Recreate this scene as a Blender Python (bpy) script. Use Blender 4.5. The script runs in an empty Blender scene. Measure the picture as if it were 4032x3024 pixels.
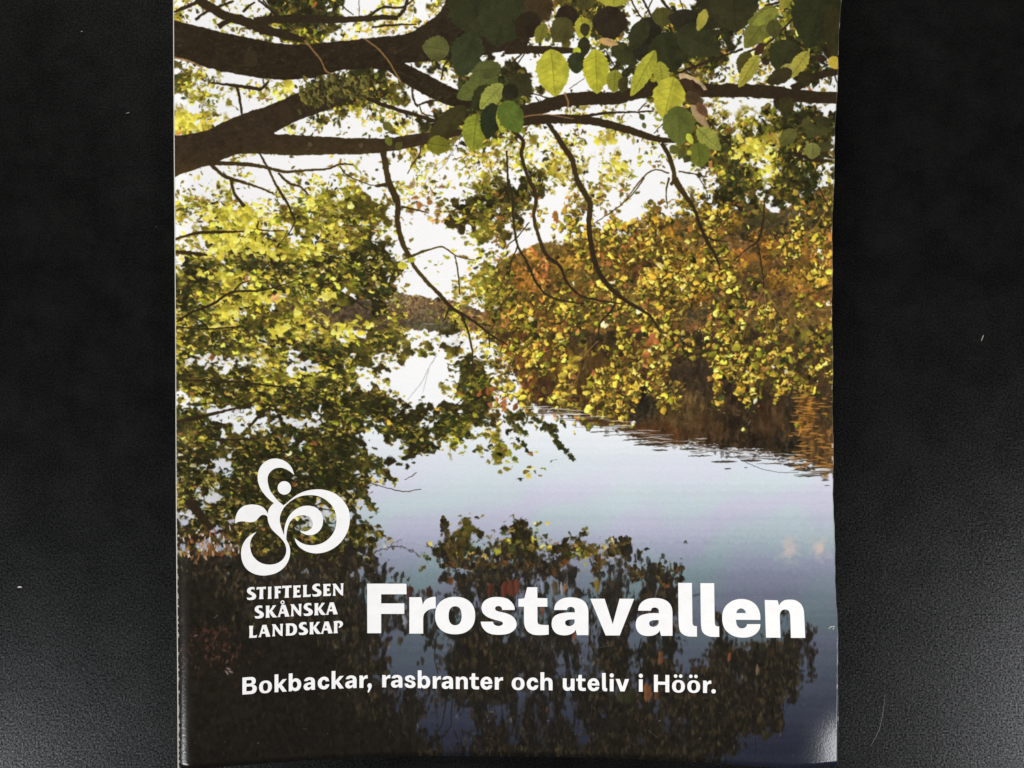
import bpy, bmesh, math, random
import numpy as np
from mathutils import Vector

# ------------------------------------------------------------------ camera, world, lights, exposure
SC = bpy.context.scene
COL = SC.collection
CAM_H = 205.0            # mm, phone held above the table
F_PX = 3438.0            # focal length in pixels of a 4032 px wide frame
MM = 0.001

cam_d = bpy.data.cameras.new('camera')
cam_d.sensor_width = 36.0
cam_d.lens = 36.0 * F_PX / 4032.0
cam_d.clip_start = 0.005
cam_d.clip_end = 20.0
cam = bpy.data.objects.new('camera', cam_d)
cam.location = (0, 0, CAM_H * MM)
COL.objects.link(cam)
SC.camera = cam

world = bpy.data.worlds.new('World')
SC.world = world
world.use_nodes = True
world.node_tree.nodes['Background'].inputs[0].default_value = (1.0, 0.97, 0.93, 1)
world.node_tree.nodes['Background'].inputs[1].default_value = 0.015

def area_light(name, loc, target, sx, sy, power, color):
    d = bpy.data.lights.new(name, 'AREA')
    d.shape = 'RECTANGLE'; d.size = sx; d.size_y = sy
    d.energy = power; d.color = color
    o = bpy.data.objects.new(name, d)
    o.location = loc
    o.rotation_euler = (Vector(target) - Vector(loc)).to_track_quat('-Z', 'Y').to_euler()
    COL.objects.link(o)
    return o

area_light('ceiling_lamp', (-0.40, 2.00, 1.00), (0, 0, 0), 0.9, 0.8, 73.0, (1.0, 0.965, 0.92))
area_light('window_light_right', (0.86, -0.54, 0.74), (0.86, -0.54, 0), 0.34, 0.52, 8.6, (0.96, 0.97, 1.0))
area_light('window_light_left', (-0.86, -0.76, 0.74), (-0.86, -0.76, 0), 0.42, 0.46, 15.0, (0.93, 0.97, 1.0))

SC.view_settings.view_transform = 'Standard'
SC.view_settings.look = 'None'
SC.view_settings.exposure = 0.0
SC.view_settings.gamma = 1.0
SC.view_settings.use_curve_mapping = False
SC.render.film_transparent = False

# ------------------------------------------------------------------ shape of the brochure (mm)
PX0, PX1 = -76.2, 72.4          # left / right edge of the sheet
PY0, PY1 = -86.7, 123.3         # bottom / top edge
PW, PH = PX1 - PX0, PY1 - PY0
LIFT = 1.3                      # thickness of the leaflet on the table

def sstep(a, b, x):
    t = np.clip((x - a) / (b - a), 0, 1)
    return t * t * (3 - 2 * t)

def sheet_z(X, Y):
    s = (X - PX0) / PW
    left = 7.2 * np.clip((0.36 - s) / 0.36, 0, 1) ** 1.7
    right = 6.6 * np.clip((s - 0.36) / 0.64, 0, 1) ** 1.9
    up = np.clip((Y - 24.0) / 63.0, 0, 1.5) ** 1.5
    top_right = 7.0 * up * np.clip((s - 0.45) / 0.55, 0, 1) ** 1.6
    dl = np.clip(1 - (X - PX0) / 4.5, 0, 1)
    spine = 1.5 * dl ** 2.2
    dr = np.clip(1 - (PX1 - X) / 13.0, 0, 1)
    dr = np.clip(1 - (PX1 - X) / 11.0, 0, 1)
    corner = 3.6 * dr ** 1.35 * (1 - sstep(-84.0, -56.0, Y))
    low_right = 3.4 * np.clip((s - 0.55) / 0.45, 0, 1) ** 2 * (1 - sstep(-84.0, -20.0, Y))
    wave = 0.12 * np.sin(X * 0.11 + 1.3) * np.sin(Y * 0.07 + 0.4)
    return LIFT + left + right + top_right + low_right - spine - corner + wave

ROT = 0.006
def sheet_point(X, Y, dz=0.0):
    """a point of the printed sheet, in mm"""
    X2 = X + 0.75 * np.clip(1 - (PX1 - X) / 11.0, 0, 1) ** 1.35 * (1 - sstep(-84.0, -56.0, Y))
    return X2 - ROT * Y, Y + ROT * X, sheet_z(X, Y) + dz

def sheet_to_trace(X, Y):
    """sheet coordinates -> coordinates of my tracing sheet (4032 x 3024)"""
    x, y, z = sheet_point(X, Y)
    k = F_PX / (CAM_H - z)
    return 2016 + k * x, 1512 - k * y

def trace_to_sheet(px, py):
    px = np.asarray(px, float); py = np.asarray(py, float)
    X = (px - 2016) * 0.0575; Y = (1512 - py) * 0.0575
    for _ in range(14):
        ax, ay = sheet_to_trace(X, Y)
        X = X + (px - ax) * 0.0565
        Y = Y - (py - ay) * 0.0565
    return X, Y

# ------------------------------------------------------------------ the printed picture, painted stroke by stroke
#PAINT_BEGIN
RNG = np.random.default_rng(11)
K = 0.5
OX, OY = 640.0, -800.0
CW, CH = int(2740 * K), int(3860 * K)
canvas = np.ones((CH, CW, 3), np.float32)

def cx(x): return (x - OX) * K
def cy(y): return (y - OY) * K
V = 1340.0 / 2212.0
FR = {'AL': (660, 0), 'AR': (2000, 0), 'BL': (660, 700), 'BR': (2000, 700),
      'CL': (660, 1400), 'CR': (2000, 1400), 'DL': (660, 2200), 'DR': (2000, 2200)}
def fr(f, x, y):
    o = FR[f]
    return o[0] + x * V, o[1] + y * V

def noise(h, w, cell, seed, octaves=1):
    out = np.zeros((h, w), np.float32); amp = 1.0; tot = 0
    for o in range(octaves):
        r = np.random.default_rng(seed * 77 + o)
        c = max(cell / 2 ** o, 1.5)
        gh, gw = int(h / c) + 3, int(w / c) + 3
        g = r.random((gh, gw)).astype(np.float32)
        yy = np.arange(h) / c; xx = np.arange(w) / c
        y0 = yy.astype(int); x0 = xx.astype(int)
        fy = (yy - y0)[:, None]; fx = (xx - x0)[None, :]
        fy = fy * fy * (3 - 2 * fy); fx = fx * fx * (3 - 2 * fx)
        a = g[y0][:, x0]; b = g[y0][:, x0 + 1]; cc = g[y0 + 1][:, x0]; d = g[y0 + 1][:, x0 + 1]
        out += amp * ((a * (1 - fx) + b * fx) * (1 - fy) + (cc * (1 - fx) + d * fx) * fy)
        tot += amp; amp *= 0.5
    return out / tot

def rgb(c): return np.array(c, np.float32) / 255.0

def blend(y0, y1, x0, x1, cov, col):
    p = canvas[y0:y1, x0:x1]
    p += (col - p) * cov[..., None]

def dab(x, y, L, W, ang, col, alpha=1.0, power=0.75, split=0.06):
    """one leaf-shaped touch of colour; x, y, L, W in trace units"""
    X = (x - OX) * K; Y = (y - OY) * K; l = L * K * 0.5; w = W * K * 0.5
    r = max(l, w) + 1.5
    x0 = max(int(X - r), 0); x1 = min(int(X + r) + 2, CW)
    y0 = max(int(Y - r), 0); y1 = min(int(Y + r) + 2, CH)
    if x0 >= x1 or y0 >= y1: return
    dx = np.arange(x0, x1, dtype=np.float32) - X
    dy = (np.arange(y0, y1, dtype=np.float32) - Y)[:, None]
    c, s = math.cos(ang), math.sin(ang)
    u = dx * c + dy * s
    v = dy * c - dx * s
    p = 1 - (u / l) ** 2
    cov = np.clip(w * np.maximum(p, 0) ** power - np.abs(v) + 0.5, 0, 1) * (p > 0) * alpha
    if split:
        t = (1 + split * np.clip(v, -1, 1))[..., None]
        pc = canvas[y0:y1, x0:x1]
        pc += (col * t - pc) * cov[..., None]
    else:
        blend(y0, y1, x0, x1, cov, col)

def poly_cov(pts, sub=4):
    P = np.asarray(pts, float).copy()
    P[:, 0] = (P[:, 0] - OX) * K; P[:, 1] = (P[:, 1] - OY) * K
    y0 = max(int(P[:, 1].min()) - 1, 0); y1 = min(int(P[:, 1].max()) + 2, CH)
    x0 = max(int(P[:, 0].min()) - 1, 0); x1 = min(int(P[:, 0].max()) + 2, CW)
    if y0 >= y1 or x0 >= x1: return None
    cov = np.zeros((y1 - y0, x1 - x0 + 1), np.float32)
    A = P; B = np.roll(P, -1, 0)
    ay, by = A[:, 1], B[:, 1]
    w = x1 - x0
    for r in range((y1 - y0) * sub):
        yy = y0 + (r + 0.5) / sub
        m = (ay <= yy) != (by <= yy)
        if not m.any(): continue
        t = (yy - ay[m]) / (by[m] - ay[m])
        xs = np.sort(A[m, 0] + t * (B[m, 0] - A[m, 0])) - x0
        row = cov[r // sub]
        for i in range(0, len(xs) - 1, 2):
            a = min(max(xs[i], 0), w); b = min(max(xs[i + 1], 0), w)
            ia, ib = int(a), int(b)
            if ia == ib: row[ia] += (b - a) / sub
            else:
                row[ia] += (ia + 1 - a) / sub
                row[ia + 1:ib] += 1.0 / sub
                row[ib] += (b - ib) / sub
    return y0, y1, x0, x1, np.clip(cov[:, :-1], 0, 1)

def fill(pts, col, alpha=1.0, grain=0.0, seed=1, gs=6):
    r = poly_cov(pts)
    if r is None: return
    y0, y1, x0, x1, c = r
    col = rgb(col) if not isinstance(col, np.ndarray) else col
    if grain:
        n = noise(y1 - y0, x1 - x0, gs, seed, 3) - 0.5
        colf = col * (1 + grain * 2 * n[..., None])
        p = canvas[y0:y1, x0:x1]
        p += (colf - p) * (c * alpha)[..., None]
    else:
        blend(y0, y1, x0, x1, c * alpha, col)

def catmull(pts, n=6, closed=False):
    P = np.asarray(pts, float)
    if closed: Q = np.vstack([P[-1], P, P[0], P[1]])
    else: Q = np.vstack([2 * P[0] - P[1], P, 2 * P[-1] - P[-2]])
    out = []
    for i in range(1, len(Q) - 2):
        p0, p1, p2, p3 = Q[i - 1], Q[i], Q[i + 1], Q[i + 2]
        for k in range(n):
            t = k / n
            out.append(0.5 * ((2 * p1) + (-p0 + p2) * t + (2 * p0 - 5 * p1 + 4 * p2 - p3) * t * t + (-p0 + 3 * p1 - 3 * p2 + p3) * t ** 3))
    if not closed: out.append(P[-1])
    return np.array(out)

def stroke(f, pts, col=(48, 36, 26), alpha=1.0, rough=0.06, grain=0.10):
    P = np.array([(*fr(f, p[0], p[1]), p[2] * V) for p in pts], float)
    C = catmull(P, 8) if len(P) > 2 else P
    d = np.gradient(C[:, :2], axis=0)
    d /= np.linalg.norm(d, axis=1)[:, None] + 1e-9
    nrm = np.stack([-d[:, 1], d[:, 0]], 1)
    hw = np.maximum(C[:, 2], 2.2) * 0.5
    a = hw * (1 + rough * RNG.normal(size=len(C))); b = hw * (1 + rough * RNG.normal(size=len(C)))
    L = C[:, :2] + nrm * a[:, None]; R = C[:, :2] - nrm * b[:, None]
    fill(np.vstack([L, R[::-1]]), col, alpha, grain, int(P[0, 0]) % 97 + 1, 5)

# ---- sky, far wood, water
def gradient_rows(stops):
    ys = np.array([s[0] for s in stops], float); cs = np.array([s[1] for s in stops], float) / 255
    yy = np.arange(CH) / K + OY
    return np.stack([np.interp(yy, ys, cs[:, k]) for k in range(3)], 1).astype(np.float32)

rows = gradient_rows([(-800, (247, 247, 250)), (1300, (248, 248, 251)), (1560, (246, 247, 251)), (1720, (230, 235, 241)),
                      (1850, (214, 221, 230)), (1980, (197, 204, 216)), (2100, (172, 180, 194)), (2200, (143, 154, 168)),
                      (2320, (108, 119, 131)), (2480, (90, 98, 110)), (2640, (76, 82, 95)), (2800, (54, 58, 71)),
                      (2950, (40, 43, 55)), (3100, (42, 45, 58))])
canvas[:] = rows[:, None, :]
gx = (np.arange(CW) / K + OX)[None, :]
gy = (np.arange(CH) / K + OY)[:, None]
lo = noise(CH, CW, 190 * K, 3, 2); lo2 = noise(CH, CW, 260 * K, 5, 2)
band = np.clip((gy - 1750) / 200, 0, 1) * np.clip((2700 - gy) / 350, 0, 1)
ph = np.sin(gy / 47.0 + gx / 160.0 + 5.5 * lo) * band
canvas[..., 0] += 0.011 * ph
canvas[..., 1] -= 0.015 * ph
canvas[..., 2] += 0.010 * ph
canvas += (0.035 * (lo2 - 0.5) * band)[..., None]
# faint horizontal ripples
rip = noise(CH, 60, 5, 9, 2)[:, :1] - 0.5
canvas += (0.034 * rip * np.clip((gy - 1450) / 150, 0, 1))[..., None] * (0.6 + 0.8 * noise(CH, CW, 150, 6))[..., None]

def ellipse_patches(patches, region, base, texture_seed, streak=False, n=9000, size=(8, 20)):
    """dabs of the patch colours inside a region polygon"""
    r = poly_cov(region)
    y0, y1, x0, x1, m = r
    base = rgb(base)
    nz = noise(y1 - y0, x1 - x0, 10, texture_seed, 3)[..., None]
    p = canvas[y0:y1, x0:x1]
    p += (base * (0.65 + 0.7 * nz) - p) * m[..., None]
    xs = RNG.uniform(x0, x1, n); ys = RNG.uniform(y0, y1, n)
    C = np.array([(a, b) for a, b, *_ in patches]); S = np.array([(c, d) for _, _, c, d, _ in patches])
    PC = np.array([q[4] for q in patches], np.float32) / 255
    for X, Y in zip(xs, ys):
        if m[int(Y) - y0 - (int(Y) >= y1), int(X) - x0 - (int(X) >= x1)] < 0.5: continue
        wx, wy = X / K + OX, Y / K + OY
        d = ((wx - C[:, 0]) / S[:, 0]) ** 2 + ((wy - C[:, 1]) / S[:, 1]) ** 2
        d = d * np.exp(RNG.normal(size=len(d)) * 0.5)
        i = int(np.argmin(d))
        col = PC[i] if d[i] < 2.2 else base
        v = math.exp(RNG.normal() * 0.26)
        L = RNG.uniform(*size)
        if streak:
            col = col * np.array([.70, .745, .74], np.float32)
            if RNG.random() < 0.6: dab(wx, wy, L * 2.2, L * 0.7, math.pi / 2 + RNG.normal() * 0.08, col * v, 0.42, 0.6, 0)
            else: dab(wx, wy, L * 1.3, L * 0.22, RNG.normal() * 0.06, col * v, 0.5, 0.6, 0)
        else:
            dab(wx, wy, L, L * RNG.uniform(0.5, 0.9), RNG.uniform(0, 3.14), np.minimum(col * v * 1.08, 1), 0.75, 0.6, 0.1)

def conv(f, lst): return [(*fr(f, a, b), c * V, d * V, e) for a, b, c, d, e in lst]

# far wood across the lake
far = [fr('BL', *p) for p in [(700, 800), (850, 790), (1000, 800), (1150, 770), (1300, 800), (1440, 760), (1520, 748), (1580, 765), (1650, 770), (1720, 785),
                              (1780, 790), (1850, 800), (2000, 860), (2212, 900), (2212, 1000), (1760, 1000), (1640, 985), (1400, 990), (700, 1010)]]
ellipse_patches(conv('BL', [(900, 880, 150, 80, (78, 66, 50)), (1200, 880, 150, 80, (74, 60, 48)), (1500, 790, 80, 40, (126, 108, 80)), (1600, 850, 110, 60, (114, 90, 70)),
                            (1700, 900, 120, 60, (94, 80, 60)), (1700, 960, 140, 30, (66, 66, 52)), (1800, 840, 60, 50, (132, 100, 72)), (1400, 930, 150, 60, (78, 62, 50)),
                            (2050, 960, 120, 60, (160, 100, 90))]), far, (88, 74, 56), 21, n=3200, size=(7, 15))
stroke('BL', [(1660, 952, 3), (1760, 952, 3)], (220, 220, 215), 0.8)

# the wooded hill on the right bank
hill = [fr('BR', *p) for p in [(-70, 580), (0, 525), (60, 490), (130, 455), (200, 430), (270, 415), (330, 440), (420, 430), (520, 400), (640, 380), (760, 380), (900, 330), (1020, 270),
                               (1150, 255), (1300, 235), (1420, 225), (1500, 215), (1545, 175), (1600, 158), (1660, 175), (1700, 215), (1750, 225), (1800, 195), (1880, 175), (1960, 120), (2040, 60),
                               (2130, 60), (2180, 1040), (1500, 1080), (800, 1060), (250, 1040), (-150, 1010), (-150, 640)]]
ellipse_patches(conv('BR', [(60, 530, 90, 60, (140, 108, 58)), (170, 600, 80, 110, (196, 120, 74)), (250, 455, 70, 45, (98, 86, 50)), (420, 560, 120, 80, (132, 104, 54)),
                            (40, 740, 130, 110, (70, 62, 40)), (560, 500, 90, 70, (150, 92, 50)), (800, 470, 140, 80, (158, 94, 56)), (880, 570, 130, 80, (84, 52, 36)),
                            (1150, 480, 160, 110, (124, 102, 58)), (1060, 390, 80, 40, (70, 74, 46)), (1400, 350, 150, 100, (112, 86, 56)), (1600, 250, 120, 120, (60, 60, 42)),
                            (1880, 270, 120, 100, (64, 62, 44)), (1700, 480, 180, 140, (108, 78, 50)), (1700, 660, 150, 150, (74, 56, 42)), (2060, 350, 80, 160, (196, 132, 74)),
                            (1900, 640, 90, 100, (188, 138, 62)), (2010, 770, 100, 80, (112, 76, 46)), (1250, 850, 130, 90, (62, 56, 40)), (300, 860, 250, 80, (90, 78, 44)),
                            (650, 700, 160, 80, (72, 68, 40)), (1050, 640, 150, 70, (84, 56, 42)), (1300, 990, 140, 70, (118, 82, 56)), (1900, 880, 160, 90, (96, 78, 46)),
                            (950, 1010, 130, 60, (150, 86, 54)), (420, 1010, 180, 60, (120, 92, 50)), (1700, 980, 200, 60, (84, 70, 46))]),
                hill, (112, 84, 48), 33, n=9500, size=(8, 22))
for i in range(26):
    x = RNG.uniform(1180, 1420); stroke('BR', [(x, 960 + RNG.uniform(0, 40), 4), (x + RNG.normal() * 4, 1090, 5)], (150, 108, 74) if i % 2 else (58, 44, 34), 0.7)

# single crowns of the hill, the far ones first, sunlit on top
TOP = np.array([fr('BR', *p) for p in [(-70, 580), (60, 490), (200, 430), (330, 440), (520, 400), (760, 380), (1020, 270), (1300, 235), (1500, 215), (1600, 158), (1750, 225), (1880, 175), (2040, 60), (2180, 50)]])
crowns = []
for i in range(120):
    x = RNG.uniform(1960, 3290); d = RNG.random() ** 1.3
    y = float(np.interp(x, TOP[:, 0], TOP[:, 1])) + 20 + d * 330
    crowns.append((y, x, RNG.uniform(26, 52) * (1 + .4 * d)))
crowns.sort()
CR_C = [(170, 118, 64), (172, 142, 66), (120, 102, 50), (64, 62, 42), (112, 84, 48), (140, 104, 54), (94, 80, 44), (160, 128, 58), (84, 72, 42)]
for y, x, r in crowns:
    c = rgb(CR_C[int(RNG.integers(len(CR_C)))])
    if x > 2900 and y < 930: c = rgb((62, 60, 42))
    for k in range(int(r * 1.6)):
        a = RNG.uniform(0, 6.28); q = math.sqrt(RNG.random()); u, v = math.cos(a) * q, math.sin(a) * q
        lit = .58 + .62 * (.5 - .5 * v) + .15 * RNG.normal()
        L = RNG.uniform(7, 15)
        dab(x + u * r, y + v * r * .85, L, L * .7, RNG.uniform(0, 3.1), np.clip(c * lit * np.array([1.08, 1, .9], np.float32), 0, 1), .72, .6, 0)

# its reflection
refl = [fr('CR', *p) for p in [(-190, -140), (-60, -60), (0, 30), (60, 150), (120, 260), (200, 340), (330, 375), (450, 410), (560, 440), (640, 465), (720, 480), (800, 515), (850, 545), (960, 570),
                               (1040, 580), (1150, 590), (1250, 590), (1330, 615), (1480, 640), (1640, 640), (1740, 650), (1850, 690), (1960, 745), (2060, 775), (2130, 780),
                               (2180, -160)]]
ellipse_patches(conv('CR', [(60, 60, 130, 140, (172, 108, 54)), (110, 190, 90, 120, (156, 94, 52)), (260, 250, 90, 110, (92, 56, 38)), (420, 330, 110, 90, (76, 46, 34)),
                            (640, 400, 110, 70, (122, 66, 44)), (900, 280, 70, 180, (44, 42, 34)), (1150, 350, 140, 120, (118, 88, 56)), (1300, 470, 150, 70, (94, 64, 42)), (960, 500, 160, 60, (128, 76, 46)),
                            (1500, 330, 140, 230, (60, 46, 36)), (1700, 430, 120, 120, (92, 64, 44)), (1850, 300, 50, 200, (58, 48, 36)), (1930, 400, 70, 170, (184, 120, 58)),
                            (1830, 570, 110, 70, (44, 44, 34)), (2060, 640, 60, 140, (158, 108, 60)), (1640, 570, 160, 60, (60, 46, 36)), (2060, 350, 60, 150, (88, 66, 44)),
                            (300, 50, 140, 100, (150, 104, 50)), (600, 150, 200, 120, (120, 84, 44)), (900, 30, 140, 80, (150, 88, 52)), (1200, 100, 150, 120, (66, 52, 40)), (1700, 60, 250, 120, (92, 70, 44))]),
                refl, (74, 57, 40), 44, streak=True, n=7500, size=(10, 26))
# ---- leaf classes read off the photograph, 67 px cells
GRID_A = ["ysys.sdddd..syyygdddoobodods..sddddsgddy", "y.ssysdodoyyyyykkydddobdddd.sdddddssgddd",
          "kkkkkysookkkkkkkddkkkkos.odsddddd..gdddd", "kkkkkkkkkkkkkkkddkk.s..s.sdsddddd.yo.d.s",
          "ooyysskkkkdddy..sdddd....s.ddoboyyyssdd.", "yygssyyydddddosskddddykkkkkkgkbkkkkkkkkk",
          "yyyyskkkkdoyyyssbddggkksyys..gdbyyyydd..", "YYykkkkyy...syyddgdggkkkyyyyk.gdbydgdddd",
          "kkkkkkkkkkkkkokggsgsyyyyyyyskkggdyYYgdds", "kk.sy.yyss..k.ys.yyyyyYyyyysss.dgdyYddd.",
          "s...ssssssysksss.syysdyyyyys...sodgyodss", "syyy..yyyggykybbsygddd.yyys...syddd.ddoy"]
GRID_B = ["s...ssssssysksss.syysdyyyyys...sodgyodss", "syoys.ybggoookbssdgdds.ysysy.sodddsdddY.",
          "YyYYYyyoggoooksbsdodds.sssssYyyyys...sy.", ".sYYYYYsgYYosk...sgo...YYyYyYssy....ysy.",
          "sYyYddYgYdddds....ys....YYyyssssy..sYyy.", "Yddgdddgddgddd..ssyos..sysyYYYyyyss..yY.",
          "dddYYgdggdgdd...sygosy.syyoYYYYYYs..ssy.", "ddgYYobgoYssds..syygs.ssodsyYYysyYssybb.",
          "YdgYooogYsssyy..yyygYYyYoyYyYy..YYyYssY.", "dgodoYddgYgoooygdYyyYYysysyosy..YyyYygg.",
          "YodogYgddddoddss.sysyYYYYyYybYYyYyyssgs.", "dddssgysdggss....ddysYyyYsYYYy.sYYgggyY."]
GRID_C = ["dddssgysdggss....ddysYyyYsYYYy.sYYgggyY.", "dodddggYgdoss....dgy...Y.yYYyy..ysgsyg..",
          "sgododdddddods..sgdbyysY.YYyys..ssyyyss.", "dgssssddsdoddddsdddbds.ysYy.ss..........",
          "yodssodddddssdddggsys...................", "dddodddsoddss.dsy..gs...................",
          "ddssdddddddod........s..................", "ododdddddddds...........................",
          "gdsdddddddds............................", "sdodddddsss.s...........................",
          "ddbbdddddddds...so..ds..................", "dbbbdddddddds..sddsdddsdoso............."]
GRID_D = ["GGGGKKGGGGGGmwwwmmGGmGGmwmmmmmwwwwwwwwww", "KKKGGGGGGGGmmmwwwGGGmmwmwmmwmGwwwwwwwwww",
          "KKKKGGGGGGGmmmmmmmmGmmmmmmmmGGwwwwwwwwww", "KKKKGGGGGGGGmmmmmmGmmmmmmmmmmmwwmwwwmwww",
          "KBBBKKKKKGGGmwwmmGGGmmmmwmmwmmwwmwwmmmww", "KBBBKKKKKKGGmwwwmGGGGmmmmGGmGmwwGGGGGmww",
          "KBBBBKKKKKGGGwwwmGGGmGmmmmGmGGwGGmGGGmww", "KBBBKKKKKKGGmmmmmGGGmmmmGGmmmGGGGGGGGwww",
          "KKKKKKKKKKKGGmmmwmmmmmmmmGGGmGGGGGGGwwww", "KKKKKKKKKKKKKmmwwwmmmmmmmmGGGmmGGGGGwwww",
          "KBKKKKKKKKKKKKKmwmmGmmmGmGGmGGmGGmwwwwww", "KKKKKKKKKKKKKKKGmmGGGGGGGGGGGGGGmwwwwwww"]
CELL = 67.0
def cell_class(x, y):
    i = int((x - 660) / CELL)
    if i < 0: i = 0
    if i > 39: i = 39
    if y < 0: y = min(-y, 780)
    if y < 790: g, j = GRID_A, y / 66.7
    elif y < 1467: g, j = GRID_B, (y - 700) / 66.7
    elif y < 2200: g, j = GRID_C, (y - 1400) / 66.7
    else: g, j = GRID_D, (y - 2200) / 68.7
    return g[min(int(j), 11)][i]

BRIGHT = [(234, 210, 90), (218, 190, 70), (244, 226, 122), (200, 174, 60), (228, 196, 80)]
WARM = [(240, 212, 104), (226, 192, 84), (206, 168, 68), (246, 226, 128), (186, 146, 58), (220, 200, 84)]
YGREEN = [(158, 154, 52), (138, 138, 46), (176, 166, 60), (120, 124, 44)]
OLIVE = [(112, 98, 44), (92, 80, 38), (124, 106, 50), (100, 82, 42)]
DARK = [(54, 52, 28), (46, 48, 28), (64, 60, 32), (38, 38, 24), (50, 58, 30), (58, 66, 30)]
BROWN = [(142, 100, 58), (172, 122, 72), (116, 82, 48), (152, 92, 54)]
PALE = [(236, 226, 176), (240, 234, 204)]
MIX = {  # n, size range, shares of bright, ygreen, olive, dark, brown, pale
    's': (20, (9, 27), (.12, .22, .40, .20, .04, .02)), 'y': (46, (7, 25), (.27, .25, .28, .16, .03, .01)),
    'Y': (40, (9, 34), (.50, .24, .15, .09, .015, .005)), 'g': (42, (9, 31), (.15, .36, .28, .19, .015, .005)),
    'o': (46, (7, 25), (.09, .16, .40, .32, .02, .01)), 'd': (46, (8, 30), (.03, .05, .215, .67, .025, .01)),
    'b': (24, (9, 26), (.12, .06, .28, .16, .36, .02)), 'k': (3, (12, 22), (.05, .1, .45, .4, 0, 0))}
UNDER = {'s': (None, 0), 'y': ((150, 132, 62), .28), 'Y': ((176, 156, 62), .50), 'g': ((112, 104, 42), .66), 'o': ((82, 74, 34), .80),
         'd': ((45, 40, 25), .93), 'b': ((110, 76, 46), .35), 'k': (None, 0), '.': (None, 0), 'w': (None, 0),
         'G': ((44, 39, 31), .55), 'K': ((32, 29, 25), 1.0), 'B': ((44, 35, 30), 1.0), 'm': (None, 0)}
SETS = [BRIGHT, YGREEN, OLIVE, DARK, BROWN, PALE]

def underlay():
    st = 12
    hs, ws = CH // st + 2, CW // st + 2
    col = np.zeros((hs, ws, 3), np.float32); al = np.zeros((hs, ws), np.float32)
    for j in range(hs):
        for i in range(ws):
            x = i * st / K + OX + RNG.normal() * 27; y = j * st / K + OY + RNG.normal() * 27
            c, a = UNDER[cell_class(x, y)]
            if x > 1950 and 790 < y < 1650: a *= 0.5
            if c is not None: col[j, i] = rgb(c) * a; al[j, i] = a
    yy = np.arange(CH) / st; xx = np.arange(CW) / st
    y0 = yy.astype(int); x0 = xx.astype(int); fy = (yy - y0)[:, None]; fx = (xx - x0)[None, :]
    def up(g):
        e = (fy, fx) if g.ndim == 2 else (fy[..., None], fx[..., None])
        return (g[y0][:, x0] * (1 - e[1]) + g[y0][:, x0 + 1] * e[1]) * (1 - e[0]) + (g[y0 + 1][:, x0] * (1 - e[1]) + g[y0 + 1][:, x0 + 1] * e[1]) * e[0]
    A = up(al); Cc = up(col) / np.maximum(A, 1e-3)[..., None]
    n = noise(CH, CW, 16, 71, 3); n2 = noise(CH, CW, 7, 72, 2)[..., None]
    m = np.clip((A - (1 - n) * 0.95 + 0.12) * 7, 0, 1) * (A > 0.02)
    m = np.maximum(m, np.clip((A - .9) * 10, 0, 1))
    canvas[:] += (Cc * (0.72 + 0.56 * n2) - canvas) * m[..., None]
underlay()

clump = noise(CH, CW, 34, 81, 2)
fine = noise(CH, CW, 46, 82, 2)
shade = noise(CH, CW, 20, 83, 2)
flatc = np.repeat(noise(CH, CW // 3 + 1, 17, 84, 2), 3, 1)[:, :CW]
def leaf_scatter():
    jobs = []
    for j in range(-12, 46):
        for i in range(0, 40):
            x0 = 660 + i * CELL; y0 = j * 66.7
            base = cell_class(x0 + 33, y0 + 33)
            if y0 >= 2190: continue
            if base in '.w': continue
            n = MIX.get(base, (0,))[0]
            if j < -1: n = n // 3
            for _ in range(n):
                x = x0 + 33 + RNG.normal() * 31; y = y0 + 33 + RNG.normal() * 31
                jobs.append((RNG.random(), x, y, base))
    jobs.sort()
    for _, x, y, c in jobs:
        if not (0 <= cx(x) < CW and 0 <= cy(y) < CH): continue
        n, size, w = MIX[c]
        t = clump[int(cy(y)), int(cx(x))]
        if x < 1900 and y > 900: t = .35 * t + .65 * flatc[int(cy(y)), int(cx(x))]
        if c == 's' and t < .52: continue
        if c == 'y' and t < .40: continue
        if c in 'Yy' and x > 1950 and y > 780 and fine[int(cy(y)), int(cx(x))] < .33: continue
        w = np.array(w); w = w * np.array([math.exp(5 * (t - .5)), math.exp(3 * (t - .5)), 1, math.exp(-5 * (t - .5)), 1, 1]); w /= w.sum()
        k = int(np.searchsorted(np.cumsum(w), RNG.random() * 0.9999))
        right = x > 1950 and 760 < y < 1700
        s = SETS[k]
        if right:
            q = RNG.random()
            if k == 0: s = WARM
            elif k == 3 and q < .35: s = OLIVE
            elif k in (1, 2) and q < .3: s = BROWN
        elif k == 0 and x > 1500: s = WARM
        f = RNG.random()
        col = (rgb(s[int(RNG.integers(len(s)))]) * f + rgb(s[int(RNG.integers(len(s)))]) * (1 - f)) * math.exp(RNG.normal() * 0.11)
        col = col * (0.62 + 0.76 * shade[int(cy(y)), int(cx(x))])
        L = size[0] + (size[1] - size[0]) * RNG.random() ** 1.5
        if right:
            if k < 2: dab(x + 3, y + 5, L * 1.15, L * .8, RNG.uniform(0, 3.1), rgb((62, 52, 28)) * (.8 + .5 * RNG.random()), .8, .7, 0)
            ang = RNG.uniform(0, math.pi); W = L * RNG.uniform(.45, .8); L *= 0.92
        else:
            ang = RNG.normal() * 0.38 + (0.22 if x < 1600 else 0); W = L * RNG.uniform(.30, .58)
            if x < 1700: col = col * float(np.interp(y, [1350, 2050], [1.04, .80]))
            if y < 760: ang = RNG.uniform(0, math.pi)
        dab(x, y, L, W, ang, np.minimum(col, 1), 0.97, 0.7, 0.09)
leaf_scatter()

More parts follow.
